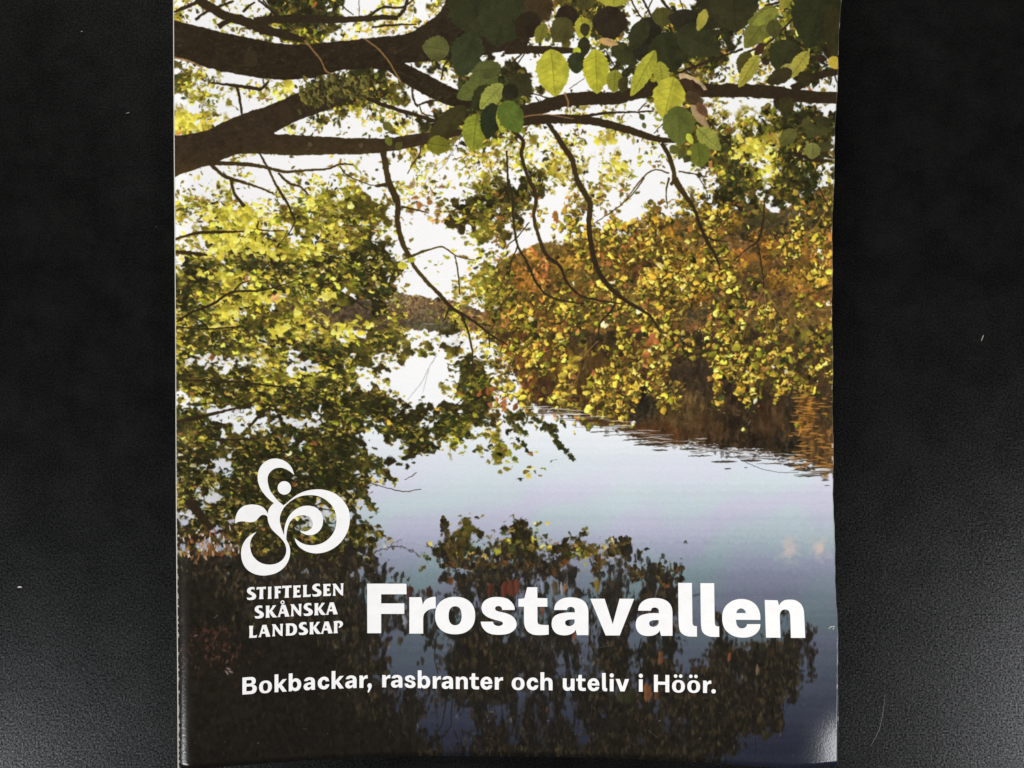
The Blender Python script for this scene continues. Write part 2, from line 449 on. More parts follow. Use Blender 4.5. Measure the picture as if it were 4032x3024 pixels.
# pendant bright sprays over the dark reflection
def spray(f, x0, y0, x1, y1, n, spread, cols=WARM, size=(15, 31)):
    for i in range(int(n * 1.15)):
        t = RNG.random() ** 0.8
        x = x0 + (x1 - x0) * t + RNG.normal() * spread * (1.15 - t); y = y0 + (y1 - y0) * t + RNG.normal() * spread * 0.5
        px, py = fr(f, x, y)
        L = RNG.uniform(*size)
        c = cols[int(RNG.integers(len(cols)))]
        if RNG.random() < 0.34: c = (OLIVE + BROWN[:2] + YGREEN[:1])[int(RNG.integers(7))] if RNG.random() < .5 else OLIVE[int(RNG.integers(4))]
        dab(px + 3, py + 6, L * 1.1, L * .8, RNG.uniform(0, 3.14), rgb((58, 46, 28)), .7, .7, 0)
        dab(px, py, L, L * RNG.uniform(.45, .85), RNG.uniform(0, 3.14), np.minimum(rgb(c) * math.exp(RNG.normal() * .12), 1), 1, .6, .12)
for a in [(430, 60, 300, 300, 34, 26), (320, 240, 380, 360, 16, 24), (620, 80, 560, 260, 34, 34), (590, 240, 540, 380, 22, 26), (700, 180, 690, 320, 20, 26), (690, 300, 750, 440, 14, 20),
          (840, 120, 830, 280, 26, 26), (990, 90, 990, 250, 18, 20), (980, 250, 1010, 350, 12, 22), (1060, 280, 1120, 330, 8, 14), (1370, 90, 1360, 240, 24, 24), (1560, 160, 1500, 270, 20, 26), (1600, 130, 1590, 240, 16, 26),
          (1780, 180, 1740, 310, 18, 26), (1900, 180, 1990, 250, 14, 26), (900, 30, 1000, 80, 30, 30), (200, 40, 120, 60, 14, 22), (70, 230, 140, 340, 40, 36)]:
    spray('CR', *a)
for a in [(870, 620, 1000, 720, 40, 46), (1180, 560, 1180, 780, 34, 46), (1400, 540, 1440, 740, 40, 44), (700, 360, 690, 520, 24, 24), (960, 380, 980, 520, 18, 18), (790, 440, 810, 570, 12, 14), (1780, 390, 1850, 500, 16, 30), (1990, 540, 2060, 700, 30, 30),
          (600, 340, 860, 300, 30, 26), (900, 250, 1000, 300, 26, 30), (1280, 250, 1450, 210, 24, 22), (470, 420, 400, 460, 14, 20), (1215, 300, 1215, 420, 10, 14), (940, 330, 960, 430, 10, 14)]:
    spray('BR', *a)

def warp(amp, cell, seed, oct=2):
    dx = (noise(CH, CW, cell, seed, oct) - .5) * 2 * amp; dy = (noise(CH, CW, cell, seed + 1, oct) - .5) * 2 * amp
    yy, xx = np.mgrid[0:CH, 0:CW].astype(np.float32)
    u = np.clip(xx + dx, 0, CW - 1.01); v = np.clip(yy + dy, 0, CH - 1.01)
    iu = u.astype(int); iv = v.astype(int); fu = (u - iu)[..., None]; fv = (v - iv)[..., None]
    canvas[:] = (canvas[iv, iu] * (1 - fu) + canvas[iv, iu + 1] * fu) * (1 - fv) + (canvas[iv + 1, iu] * (1 - fu) + canvas[iv + 1, iu + 1] * fu) * fv
for f, x0, y0, x1, y1, n, sp in [('CR', 120, 380, 320, 480, 26, 40), ('CR', 260, 440, 330, 560, 12, 18), ('CR', 300, 560, 420, 670, 16, 16), ('CR', 0, 380, 60, 480, 20, 30), ('CR', 100, 480, 120, 620, 10, 16), ('CL', 1150, 400, 1780, 600, 60, 26), ('CL', 1800, 380, 1950, 540, 40, 34),
                                 ('CL', 1250, 640, 1480, 820, 40, 22), ('CL', 1240, 880, 1350, 1000, 26, 26), ('CL', 1180, 540, 1260, 640, 14, 16), ('BL', 1500, 1100, 1740, 1150, 26, 20)]:
    for i in range(n):
        t = RNG.random(); px, py = fr(f, x0 + (x1 - x0) * t + RNG.normal() * sp * .5, y0 + (y1 - y0) * t + RNG.normal() * sp * .4); L = RNG.uniform(16, 32)
        c = (DARK + DARK + OLIVE[:2] + YGREEN[3:])[int(RNG.integers(15))]
        dab(px, py, L, L * RNG.uniform(.42, .65), RNG.normal() * .6 + .35, rgb(c), .97, .65, .1)
for i in range(2600):   # glints of sky and sunlit specks through the left foliage
    x = RNG.uniform(680, 1680); y = RNG.uniform(760, 2180)
    c = cell_class(x, y)
    if c not in 'dogY': continue
    if fine[int(cy(y)), int(cx(x))] < .48: continue
    q = RNG.random()
    col = (252, 250, 240) if q < (.3 if y < 1500 else .10) and c != 'g' else (236, 214, 120) if q < .75 else (190, 160, 80)
    L = RNG.uniform(5, 15)
    dab(x, y, L * 1.3, L * .45, RNG.normal() * .5, rgb(col) * float(np.interp(y, [1500, 2100], [1, .82])), .85, .7, 0)
# bright patches high on the left
for f, x, y, rx, ry, n in [('BL', 430, 270, 150, 60, 50), ('BL', 400, 420, 120, 70, 60), ('BL', 560, 450, 90, 60, 26), ('BL', 950, 470, 50, 30, 9), ('BL', 690, 500, 60, 40, 12), ('BL', 340, 640, 120, 30, 22), ('BL', 940, 170, 40, 30, 8), ('BL', 600, 770, 120, 40, 26), ('BL', 380, 880, 60, 40, 14), ('BL', 860, 880, 30, 40, 8),
                           ('BL', 1010, 770, 40, 20, 6), ('BL', 1180, 1000, 90, 50, 26), ('BL', 720, 1000, 60, 30, 14), ('AL', 140, 790, 80, 50, 26), ('AL', 790, 560, 40, 30, 8), ('AR', 1560, 980, 110, 70, 34), ('AR', 1640, 950, 40, 30, 8), ('AR', 720, 1080, 40, 40, 8), ('AR', 600, 910, 60, 30, 10)]:
    for i in range(n):
        px, py = fr(f, x + RNG.normal() * rx * .6, y + RNG.normal() * ry * .6); L = RNG.uniform(17, 38)
        c = [(236, 220, 104), (222, 204, 82), (244, 232, 128), (200, 186, 70), (172, 158, 58)][int(RNG.integers(5))]
        dab(px, py, L, L * RNG.uniform(.45, .75), RNG.normal() * .7 + .3, np.minimum(rgb(c) * math.exp(RNG.normal() * .05), 1), .96, .65, .06)

# pockets of bright water between the left twigs
for f, x, y, rx, ry, n in [('CL', 290, 930, 60, 20, 12), ('CL', 120, 1040, 40, 30, 12), ('CL', 1000, 1000, 70, 40, 16), ('CL', 930, 1090, 50, 26, 9), ('CL', 370, 720, 40, 24, 9), ('CL', 380, 360, 110, 22, 14), ('CL', 840, 440, 160, 24, 26), ('CL', 880, 60, 70, 30, 14), ('CL', 230, 30, 100, 30, 12), ('BL', 320, 1200, 120, 18, 16), ('BL', 1850, 1060, 90, 40, 14)]:
    for i in range(n):
        px, py = fr(f, x + RNG.normal() * rx * .6, y + RNG.normal() * ry * .6)
        dab(px, py, RNG.uniform(14, 40), RNG.uniform(8, 18), RNG.normal() * .4, rgb((240, 240, 246)) * float(np.interp(py, [1500, 2000], [1, .88])), .9, .6, 0)

for f, x, y, L, c in [('CL', 2030, 240, 26, (168, 92, 58)), ('CL', 2080, 230, 26, (156, 84, 52)), ('CL', 2112, 220, 24, (164, 92, 58)), ('CL', 2140, 290, 20, (172, 100, 62)), ('CL', 2180, 312, 28, (178, 106, 66)), ('CL', 2092, 320, 20, (168, 96, 66)), ('CL', 2190, 350, 28, (168, 106, 62)),
                      ('BL', 1610, 130, 30, (150, 94, 54)), ('BL', 1640, 180, 34, (158, 94, 56)), ('BL', 1700, 150, 26, (156, 100, 60)), ('BL', 1790, 280, 24, (186, 112, 66)), ('BL', 700, 780, 40, (236, 180, 120)), ('CR', 980, 40, 18, (236, 216, 160)),
                      ('BR', 1015, 1020, 16, (240, 222, 180)), ('BR', 1125, 720, 20, (244, 230, 190)), ('BR', 990, 570, 28, (240, 220, 160)), ('BR', 2040, 520, 20, (240, 230, 200)), ('BR', 1255, 825, 18, (232, 214, 160)), ('BR', 940, 1040, 44, (164, 98, 62)), ('BR', 920, 1080, 40, (150, 90, 58)), ('BR', 960, 1060, 36, (176, 110, 70)), ('BR', 900, 1150, 36, (176, 112, 66))]:
    px, py = fr(f, x, y); dab(px, py, L, L * .62, RNG.uniform(0, 3), rgb(c), .95, .6, .1)
warp(3.4, 9, 201)
warp(2.0, 4, 211, 1)
# ripples that break the edge of the reflection
edge = [(200, 345), (330, 375), (450, 410), (560, 440), (720, 480), (850, 545), (960, 572), (1150, 592), (1330, 615), (1480, 645), (1640, 650), (1850, 695), (1960, 745), (2080, 775)]
EX = np.array([e[0] for e in edge], float); EY = np.array([e[1] for e in edge], float)
for i in range(230):
    x = RNG.uniform(180, 2110); y = np.interp(x, EX, EY) + RNG.normal() * 24 - 16
    dark = RNG.random() < 0.5
    L = RNG.uniform(50, 250); h = RNG.uniform(3, 8)
    if x + L / 2 > 2128: x = 2128 - L / 2
    px, py = fr('CR', x, y)
    below = y > np.interp(x, EX, EY)
    if below and not dark and RNG.random() < 0.7: continue
    dab(px, py, L * V, h * V, RNG.normal() * 0.03, rgb((66, 50, 36)) if dark else rgb((226, 229, 235)), 0.72, 0.8, 0)
for x, y, L, h in [(990, 615, 110, 16), (640, 522, 50, 9), (1180, 608, 130, 18), (1405, 690, 170, 22), (1580, 682, 140, 24), (1430, 735, 50, 14), (1740, 672, 190, 14), (1965, 783, 160, 16), (2062, 812, 50, 12),
                   (2075, 845, 34, 8), (900, 578, 170, 22), (820, 545, 150, 12), (620, 494, 190, 9), (1850, 710, 120, 40), (1930, 740, 140, 40), (1250, 652, 160, 12), (560, 500, 60, 6), (1548, 728, 20, 8), (310, 678, 30, 5)]:
    px, py = fr('CR', x, y); dab(px, py, L * V, h * V * .62, RNG.normal() * 0.02, rgb((56, 48, 38)), 0.9, 0.7, 0)
for i in range(110):   # glints between the dark ripples at the right bank
    x = RNG.uniform(1150, 1980); y = np.interp(x, EX, EY) + RNG.uniform(-45, 0); px, py = fr('CR', x, y)
    dab(px, py, RNG.uniform(8, 30) * V, RNG.uniform(3, 8) * V, 0, rgb((225, 228, 236)), 0.8, 0.6, 0)
for i in range(150):   # golden reflection by the right edge
    x = RNG.choice([1925, 2045]) + RNG.normal() * 45; y = RNG.uniform(230, 740)
    if x > 2125: continue
    px, py = fr('CR', x, y)
    dab(px, py, RNG.uniform(30, 80) * V, RNG.uniform(5, 11) * V, RNG.normal() * 0.05, rgb((196, 134, 70) if RNG.random() < 0.6 else (70, 54, 38)), 0.7, 0.6, 0)
stroke('CR', [(1480, 655, 3), (1560, 700, 3), (1660, 740, 3), (1780, 762, 3), (1890, 760, 3)], (60, 60, 66), 0.8)
for x, y, r in [(1840, 1255, 80), (2030, 1250, 60)]:
    px, py = fr('CR', x, y)
    for i in range(40): dab(px + RNG.normal() * r * 0.25, py + RNG.normal() * r * 0.3, 40, 22, RNG.uniform(0, 3), rgb((214, 190, 178)), 0.09, 0.6, 0)

# ---- branches and twigs
BARK = (50, 40, 28)
def polyf(f, pts, col, grain=0.16, seed=5, smooth=True):
    P = np.array([fr(f, *p) for p in pts])
    if smooth:
        P = catmull(P, 5, True)
    P = P + RNG.normal(size=P.shape) * 0.9
    fill(P, col, 1.0, grain, seed, 9)
    y0, y1, x0, x1, m = poly_cov(P)
    for k in range(int(m.sum() / 14)):
        i = int(RNG.integers(y0, y1)); j = int(RNG.integers(x0, x1))
        if m[i - y0, j - x0] < .99: continue
        q = RNG.random()
        c = (34, 27, 19) if q < .45 else (66, 55, 41) if q < .85 else (84, 74, 56)
        L = RNG.uniform(5, 16)
        dab(j / K + OX, i / K + OY, L * 1.5, L * .5, RNG.normal() * .5 - .1, rgb(c), RNG.uniform(.12, .38), .6, 0)
polyf('AL', [(-40, 135), (100, 150), (200, 172), (350, 210), (500, 240), (620, 265), (750, 285), (900, 290), (1050, 275), (1200, 262), (1400, 240), (1560, 220), (1650, 170), (1750, 100), (1800, 30),
             (1830, -80), (2000, -80), (2020, 120), (2100, 190), (2230, 170), (2350, 190), (2330, 320), (2212, 330), (2000, 372), (1860, 388), (1700, 400), (1548, 412), (1610, 445), (1700, 490), (1800, 545), (1900, 590),
             (1990, 640), (1960, 705), (1850, 692), (1720, 640), (1620, 590), (1520, 530), (1450, 472), (1380, 455), (1250, 450), (1100, 465), (960, 505), (850, 517), (700, 517), (550, 500), (420, 477), (300, 452), (200, 420), (100, 382), (-40, 368)], (46, 37, 26))
polyf('AL', [(-40, 905), (100, 880), (250, 850), (380, 790), (500, 740), (600, 705), (700, 670), (800, 625), (860, 600), (1000, 560), (1150, 520), (1260, 590), (1100, 690), (1000, 730), (850, 785), (720, 850), (695, 872), (800, 876),
             (950, 885), (1100, 895), (1250, 900), (1400, 900), (1500, 890), (1700, 860), (1900, 845), (1930, 870), (1700, 935), (1560, 965), (1450, 985), (1250, 1005), (1100, 1005), (900, 1010), (700, 1008), (560, 1000), (450, 1005),
             (380, 1030), (250, 1080), (100, 1130), (-40, 1170)], (54, 43, 31))
for f, pts in [
    ('AL', [(190, -10, 60), (300, 60, 60), (380, 105, 60), (500, 140, 65), (620, 190, 65), (750, 225, 50), (900, 265, 40)]),
    ('AL', [(560, 140, 55), (700, 130, 50), (900, 125, 55), (1100, 130, 45), (1250, 125, 40), (1400, 115, 35), (1500, 118, 30)]),
    ('AL', [(0, 100, 15), (90, 60, 20), (190, 20, 25)]), ('AL', [(180, 130, 20), (270, 70, 18), (430, 10, 14)]), ('AL', [(490, 80, 20), (530, 40, 16), (570, 15, 12)]), ('AL', [(330, 175, 40), (380, 145, 34), (420, 130, 30)]),
    ('AL', [(590, 0, 12), (700, 90, 14), (740, 125, 14)]), ('AL', [(1300, 110, 16), (1400, 50, 18), (1520, 50, 14), (1600, 0, 12)]), ('AL', [(1500, 110, 22), (1540, 60, 22), (1560, 0, 18)]), ('AL', [(1100, 0, 6), (1160, 60, 7), (1210, 100, 6)]),
    ('AL', [(1245, 0, 4), (1248, 110, 4)]), ('AL', [(620, 0, 10), (720, 120, 10), (820, 190, 8)]), ('AL', [(1330, 180, 14), (1450, 165, 14), (1620, 160, 8)]),
    ('AL', [(905, 330, 8), (920, 390, 8), (980, 450, 10), (1060, 490, 12), (1180, 580, 20), (1300, 640, 26), (1420, 690, 26), (1550, 730, 26), (1650, 760, 24), (1750, 790, 22), (1930, 805, 20)]),
    ('AL', [(1590, 580, 10), (1605, 660, 14), (1630, 695, 14)]), ('AL', [(1620, 690, 10), (1700, 660, 14), (1760, 655, 10)]), ('AL', [(1640, 690, 8), (1660, 740, 8), (1730, 760, 6)]),
    ('AL', [(280, 540, 10), (420, 555, 18), (560, 575, 22), (610, 580, 20), (660, 530, 14)]), ('AL', [(450, 560, 20), (470, 640, 18), (488, 765, 12)]), ('AL', [(1780, 520, 12), (1800, 430, 10), (1830, 395, 8)]),
    ('AL', [(260, 1060, 34), (420, 1065, 26), (560, 1075, 24), (660, 1095, 20), (770, 1118, 18), (900, 1108, 14), (1040, 1100, 14), (1120, 1070, 12), (1210, 1070, 8)]),
    ('AL', [(280, 1070, 24), (360, 1140, 22), (420, 1165, 24), (520, 1195, 16), (620, 1230, 12), (690, 1260, 10)]), ('AL', [(1120, 1080, 8), (1170, 1140, 8), (1280, 1190, 7), (1350, 1210, 6)]), ('AL', [(1650, 900, 8), (1640, 1000, 9), (1600, 1060, 8), (1560, 1130, 6)]),
    ('BL', [(415, 10, 22), (435, 100, 20), (500, 190, 24)]), ('AL', [(560, 940, 8), (600, 1000, 14), (650, 1090, 14), (700, 1190, 14), (760, 1300, 16)]), ('BL', [(700, 40, 16), (770, 150, 16), (830, 280, 12)]),
    ('AL', [(720, 1125, 14), (790, 1190, 16), (870, 1220, 12), (920, 1270, 10)]),
    ('AL', [(1400, 975, 42), (1420, 1090, 38), (1440, 1180, 38), (1490, 1320, 36)]),
    ('BL', [(1432, 10, 36), (1470, 90, 36), (1500, 180, 38), (1495, 280, 36), (1520, 400, 34), (1555, 480, 32), (1580, 520, 28), (1600, 570, 24), (1680, 670, 25), (1760, 750, 25), (1830, 830, 25), (1900, 880, 22), (2000, 940, 17), (2100, 1020, 13), (2212, 1090, 8)]),
    ('AL', [(1350, 1212, 20), (1430, 1200, 24)]), ('BL', [(1590, 512, 18), (1650, 485, 15), (1750, 455, 11), (1800, 455, 11), (1880, 510, 8), (2000, 540, 6)]), ('BL', [(1870, 510, 10), (1890, 620, 10), (1900, 760, 8)]), ('BL', [(1520, 190, 14), (1600, 205, 12), (1700, 230, 8)]),
    ('BL', [(50, 400, 15), (200, 360, 20), (350, 355, 18), (500, 350, 8)]), ('BL', [(40, 485, 26), (150, 490, 25), (260, 505, 14)]), ('BL', [(60, 940, 10), (150, 880, 14), (300, 820, 16), (420, 745, 14), (600, 735, 12), (760, 695, 8), (880, 650, 6)]),
    ('BL', [(420, 750, 10), (480, 690, 8), (540, 670, 5)]), ('BL', [(60, 970, 10), (250, 985, 10), (500, 965, 8)]), ('BL', [(1120, 740, 8), (1220, 800, 10), (1300, 860, 8)]), ('BL', [(590, 280, 10), (600, 340, 9), (760, 345, 6)]), ('BL', [(830, 290, 8), (800, 350, 7), (740, 420, 5)]),
    ('BL', [(1830, 850, 14), (1810, 900, 10), (1790, 940, 6)]), ('BL', [(1910, 890, 16), (1940, 960, 14), (1970, 1060, 12), (1985, 1180, 9), (1975, 1290, 6)]), ('BL', [(2090, 1020, 8), (2095, 1110, 6)]),
    ('CL', [(60, 435, 24), (200, 405, 22), (320, 375, 19), (450, 340, 12), (600, 290, 8)]), ('CL', [(530, 470, 17), (600, 390, 19), (660, 340, 12)]), ('CL', [(60, 160, 8), (400, 170, 11), (700, 200, 11), (900, 215, 8)]), ('CL', [(180, 360, 11), (230, 440, 11), (300, 510, 8)]),
    ('CL', [(130, 940, 60), (200, 1020, 60), (240, 1070, 50), (290, 1130, 40)]), ('CL', [(70, 1210, 30), (300, 1160, 20), (440, 1100, 12)]), ('CL', [(280, 545, 10), (420, 550, 10), (600, 540, 8)]),
    ('CL', [(1280, 820, 5), (1420, 860, 4), (1540, 885, 5), (1650, 870, 3)]), ('CL', [(1540, 810, 4), (1580, 790, 3), (1620, 760, 3)]), ('CL', [(1280, 1305, 6), (1440, 1250, 6), (1560, 1260, 4), (1640, 1310, 3)]), ('CL', [(1440, 1250, 4), (1480, 1220, 4), (1520, 1200, 3)]),
    ('CL', [(1100, 1010, 6), (960, 985, 6), (1010, 960, 5)]),
    ('AR', [(-20, 325, 56), (150, 325, 52), (300, 328, 48), (440, 332, 30)]),
    ('AR', [(-120, 770, 60), (120, 730, 90), (250, 690, 85), (400, 650, 90), (560, 640, 85), (700, 640, 80), (850, 600, 90), (960, 580, 90), (1100, 560, 90), (1300, 590, 90), (1500, 590, 85), (1700, 600, 85), (1900, 625, 80), (2200, 642, 80)]),
    ('AR', [(1850, 585, 60), (2000, 500, 46), (2200, 460, 40)]),
    ('AR', [(-60, 800, 60), (110, 790, 60), (300, 775, 60), (480, 780, 56), (650, 810, 52), (800, 850, 48), (950, 900, 40), (1090, 920, 24)]),
    ('AR', [(480, 760, 20), (650, 735, 16), (800, 730, 12), (950, 725, 10)]),
    ('AR', [(260, 800, 26), (310, 870, 32), (360, 950, 36), (420, 1040, 36), (440, 1130, 32), (490, 1230, 30), (540, 1320, 28)]),
    ('BR', [(440, 0, 30), (490, 90, 34), (535, 170, 36), (528, 300, 34), (540, 420, 34), (570, 560, 34), (620, 660, 31), (690, 740, 28), (780, 810, 24), (900, 880, 18), (960, 950, 12), (990, 1010, 8)]),
    ('AR', [(30, 850, 20), (100, 920, 27), (90, 1000, 23), (120, 1120, 23), (170, 1240, 23), (185, 1290, 23)]),
    ('BR', [(130, 0, 24), (185, 120, 25), (170, 250, 23), (200, 380, 23), (250, 500, 23), (340, 580, 19), (390, 690, 17), (480, 770, 14), (600, 800, 12), (740, 820, 10)]),
    ('AR', [(-6, 980, 12), (0, 1150, 13), (8, 1320, 14)]), ('BR', [(5, 10, 14), (30, 130, 17), (40, 300, 17), (65, 440, 15), (120, 540, 15), (180, 670, 15), (250, 760, 12), (360, 800, 10), (500, 820, 8)]), ('BR', [(65, 450, 9), (20, 560, 8), (10, 650, 6)]), ('BR', [(0, 440, 8), (60, 390, 8), (140, 290, 7)]),
    ('AR', [(1000, 930, 24), (1050, 1020, 27), (1080, 1120, 29), (1085, 1180, 29), (1130, 1250, 23), (1190, 1320, 23)]),
    ('BR', [(1090, 0, 26), (1140, 90, 25), (1210, 200, 23), (1250, 310, 23), (1290, 400, 21), (1340, 490, 20), (1380, 580, 10)]), ('AR', [(1060, 1205, 22), (1090, 1165, 24)]), ('BR', [(1050, 0, 15), (1030, 90, 9), (1040, 200, 6)]), ('BR', [(1280, 380, 13), (1350, 410, 10), (1430, 415, 6)]),
    ('AR', [(760, 1310, 5), (850, 1190, 9), (920, 1120, 9), (980, 1105, 9), (1050, 1130, 9)]), ('AR', [(1110, 1115, 9), (1200, 1130, 9), (1300, 1150, 7)]), ('AR', [(1240, 1150, 6), (1290, 1240, 6), (1300, 1310, 5)]), ('BR', [(890, 0, 9), (800, 120, 8), (680, 220, 7), (560, 300, 4)]),
    ('BR', [(1670, 130, 8), (1660, 280, 12), (1640, 380, 14), (1620, 420, 14), (1560, 460, 8), (1470, 540, 6)]), ('BR', [(1625, 430, 10), (1640, 520, 10), (1660, 640, 8), (1665, 720, 7)]),
    ('BR', [(2020, 60, 9), (2060, 140, 9), (2100, 210, 7)]), ('BR', [(700, 820, 11), (660, 880, 11), (600, 950, 11), (590, 1060, 8)]),
    ('AR', [(800, 0, 10), (850, 90, 10), (880, 130, 8)]), ('AR', [(870, -20, 16), (920, 80, 14), (945, 140, 12)]), ('AR', [(940, 0, 8), (900, 90, 8)]), ('AR', [(1000, 0, 20), (1040, 50, 18), (1080, 90, 14)]), ('AR', [(1120, 0, 8), (1140, 60, 6)]),
    ('AR', [(50, 170, 8), (100, 240, 8), (150, 290, 8), (210, 370, 6)]), ('AR', [(150, 290, 10), (100, 340, 10), (0, 440, 10)]), ('AR', [(0, 500, 8), (60, 420, 8), (110, 350, 8)]), ('AR', [(1670, 40, 16), (1750, 20, 14), (1800, 0, 12)]),
    ('AR', [(1530, 320, 14), (1300, 400, 14), (1100, 480, 14)]), ('AR', [(1560, 340, 14), (1680, 290, 14), (1800, 180, 12), (1950, 20, 8)]), ('AR', [(2060, 290, 12), (2100, 400, 14), (2150, 570, 6)]), ('AR', [(1990, 490, 6), (2030, 400, 6)]),
    ('AR', [(640, 340, 7), (700, 440, 7)]), ('AR', [(650, 420, 5), (730, 395, 4)]), ('AR', [(500, 510, 4), (400, 580, 4)]), ('AR', [(1920, 680, 4), (1920, 800, 4)]), ('AR', [(1860, 1000, 16), (2000, 1040, 30), (2110, 1050, 20)]), ('AR', [(2020, 990, 8), (2110, 1030, 8)]),
    ('AR', [(130, 600, 8), (200, 620, 8), (260, 640, 10)]), ('AR', [(180, 630, 7), (220, 680, 8)]), ('AR', [(850, 720, 8), (900, 670, 7)]), ('AR', [(950, 870, 5), (1030, 780, 6)]), ('AR', [(1960, 900, 6), (2090, 905, 8)])]:
    stroke(f, pts, BARK)
for f, pts in [('AL', [(890, 265, 13), (940, 320, 11), (1000, 400, 11), (1030, 460, 11), (1075, 485, 11)]), ('AL', [(1280, 250, 9), (1370, 320, 11), (1430, 390, 11), (1480, 470, 11), (1520, 540, 9)]), ('AL', [(1060, 490, 8), (1080, 580, 4)]),
               ('AR', [(370, 600, 13), (395, 680, 11), (375, 730, 8)]), ('AR', [(110, 760, 10), (250, 745, 8), (430, 775, 6)]),
               ('BR', [(1665, 720, 7), (1620, 800, 6), (1560, 900, 6), (1530, 1040, 5)]), ('BR', [(1670, 750, 6), (1680, 900, 5), (1690, 1050, 4)]), ('BR', [(1690, 750, 5), (1740, 950, 5), (1735, 1050, 4)]), ('BR', [(1700, 780, 5), (1780, 900, 5), (1815, 1000, 4)]),
               ('BR', [(2060, 230, 8), (2000, 320, 7), (1930, 410, 5)]), ('BR', [(590, 1060, 7), (520, 1130, 6), (470, 1190, 4)]), ('BR', [(1820, 230, 5), (1850, 370, 4)]), ('CR', [(470, 100, 5), (430, 200, 5), (400, 280, 4)]), ('AL', [(40, 375, 12), (140, 400, 14), (230, 440, 10)])]:
    stroke(f, pts, (150, 112, 74), 0.85)
for f, pts in [('CL', [(1750, 0, 6), (1700, 80, 5), (1650, 180, 5), (1560, 290, 3)]), ('CL', [(1700, 90, 4), (1660, 240, 3)]), ('AL', [(1920, 910, 5), (1800, 1040, 5), (1640, 1130, 4)]), ('AL', [(1860, 900, 4), (1820, 1050, 5), (1700, 1160, 4), (1650, 1240, 3)])]:
    stroke(f, pts, (130, 130, 138), 0.7)
# lichen-like leaves over the fork, knots in the bark
for i in range(330):
    t = RNG.random(); px, py = fr('AL', 870 + 420 * t + RNG.normal() * 40, 620 - 60 * t + RNG.normal() * 45)
    c = [(82, 78, 42), (66, 60, 34), (108, 100, 52), (50, 46, 28), (128, 116, 60)][int(RNG.integers(5))]
    dab(px, py, RNG.uniform(14, 30), RNG.uniform(8, 16), RNG.normal() * .5 + 1.2, rgb(c), .95, .7, .1)
for f, x, y, r, c in [('AL', 925, 940, 22, (96, 82, 66)), ('AL', 1258, 945, 20, (92, 78, 62)), ('AL', 540, 380, 70, (62, 52, 36)), ('AL', 1480, 340, 20, (70, 58, 42)), ('AL', 760, 720, 60, (62, 50, 36))]:
    px, py = fr(f, x, y); dab(px, py, r * V * 1.6, r * V * 1.3, 1.3, rgb(c), .6, .5, 0)

# ---- the large near leaves
def big_leaf(f, b, t, w, col, veins=True, bend=0.0, teeth=1.0, alpha=1.0):
    b = np.array(fr(f, *b)); t = np.array(fr(f, *t)); w = w * V * 1.12
    ax = t - b; L = np.linalg.norm(ax); ax /= L; nv = np.array([-ax[1], ax[0]])
    s = np.linspace(0, 1, 26)
    prof = np.sin(np.pi * s ** 0.85) ** 0.72
    mid = b + ax * (s * L)[:, None] + nv * (bend * np.sin(np.pi * s) * L)[:, None]
    j1 = 1 + teeth * (0.04 * np.sin(s * 60) + 0.05 * RNG.normal(size=26)); j2 = 1 + teeth * (0.04 * np.sin(s * 57 + 1) + 0.05 * RNG.normal(size=26))
    A = mid + nv * (prof * w * 0.5 * j1)[:, None]; B = mid - nv * (prof * w * 0.5 * j2)[:, None]
    col = rgb(col) * (np.array([.94, .90, .95], np.float32) if max(col) > 90 else np.array([.88, .84, .86], np.float32))
    fill(np.vstack([A, B[::-1]]), col, alpha, 0.24, int(b[0]) % 89 + 3, 16)
    fill(np.vstack([A, mid[::-1]]), np.minimum(col * 1.10, 1), alpha * .55, 0.14, int(b[1]) % 83 + 3, 8)
    for k in range(int(w * L / 160)):
        t = RNG.uniform(.08, .92); o = RNG.uniform(-.42, .42)
        p = b + ax * t * L + nv * (o * w * math.sin(math.pi * t ** .85) ** .72 + bend * math.sin(math.pi * t) * L)
        dab(p[0], p[1], RNG.uniform(4, 15), RNG.uniform(3, 8), RNG.uniform(0, 3.1), col * RNG.uniform(.72, 1.3), RNG.uniform(.08, .3), .6, 0)
    if veins:
        dk = col * 0.72
        def line(P, wd, a):
            P = np.array(P); d = np.gradient(P, axis=0); d /= np.linalg.norm(d, axis=1)[:, None] + 1e-9
            n = np.stack([-d[:, 1], d[:, 0]], 1)
            fill(np.vstack([P + n * wd, (P - n * wd)[::-1]]), dk, a)
        line(mid[:-2], 1.6, .75 if col.max() > .4 else .35)
        for k in range(4, 22, 3):
            for sg in (1, -1):
                e = mid[k] + nv * sg * prof[min(k + 3, 25)] * w * .44 + ax * L * .12
                line([mid[k], (mid[k] + e) / 2 - ax * 1.0, e], .9, .5 if col.max() > .4 else .16)
BR_ = (186, 188, 66); MID = (138, 142, 54); DKG = (54, 58, 34); DKO = (62, 58, 34); OL = (98, 100, 46)
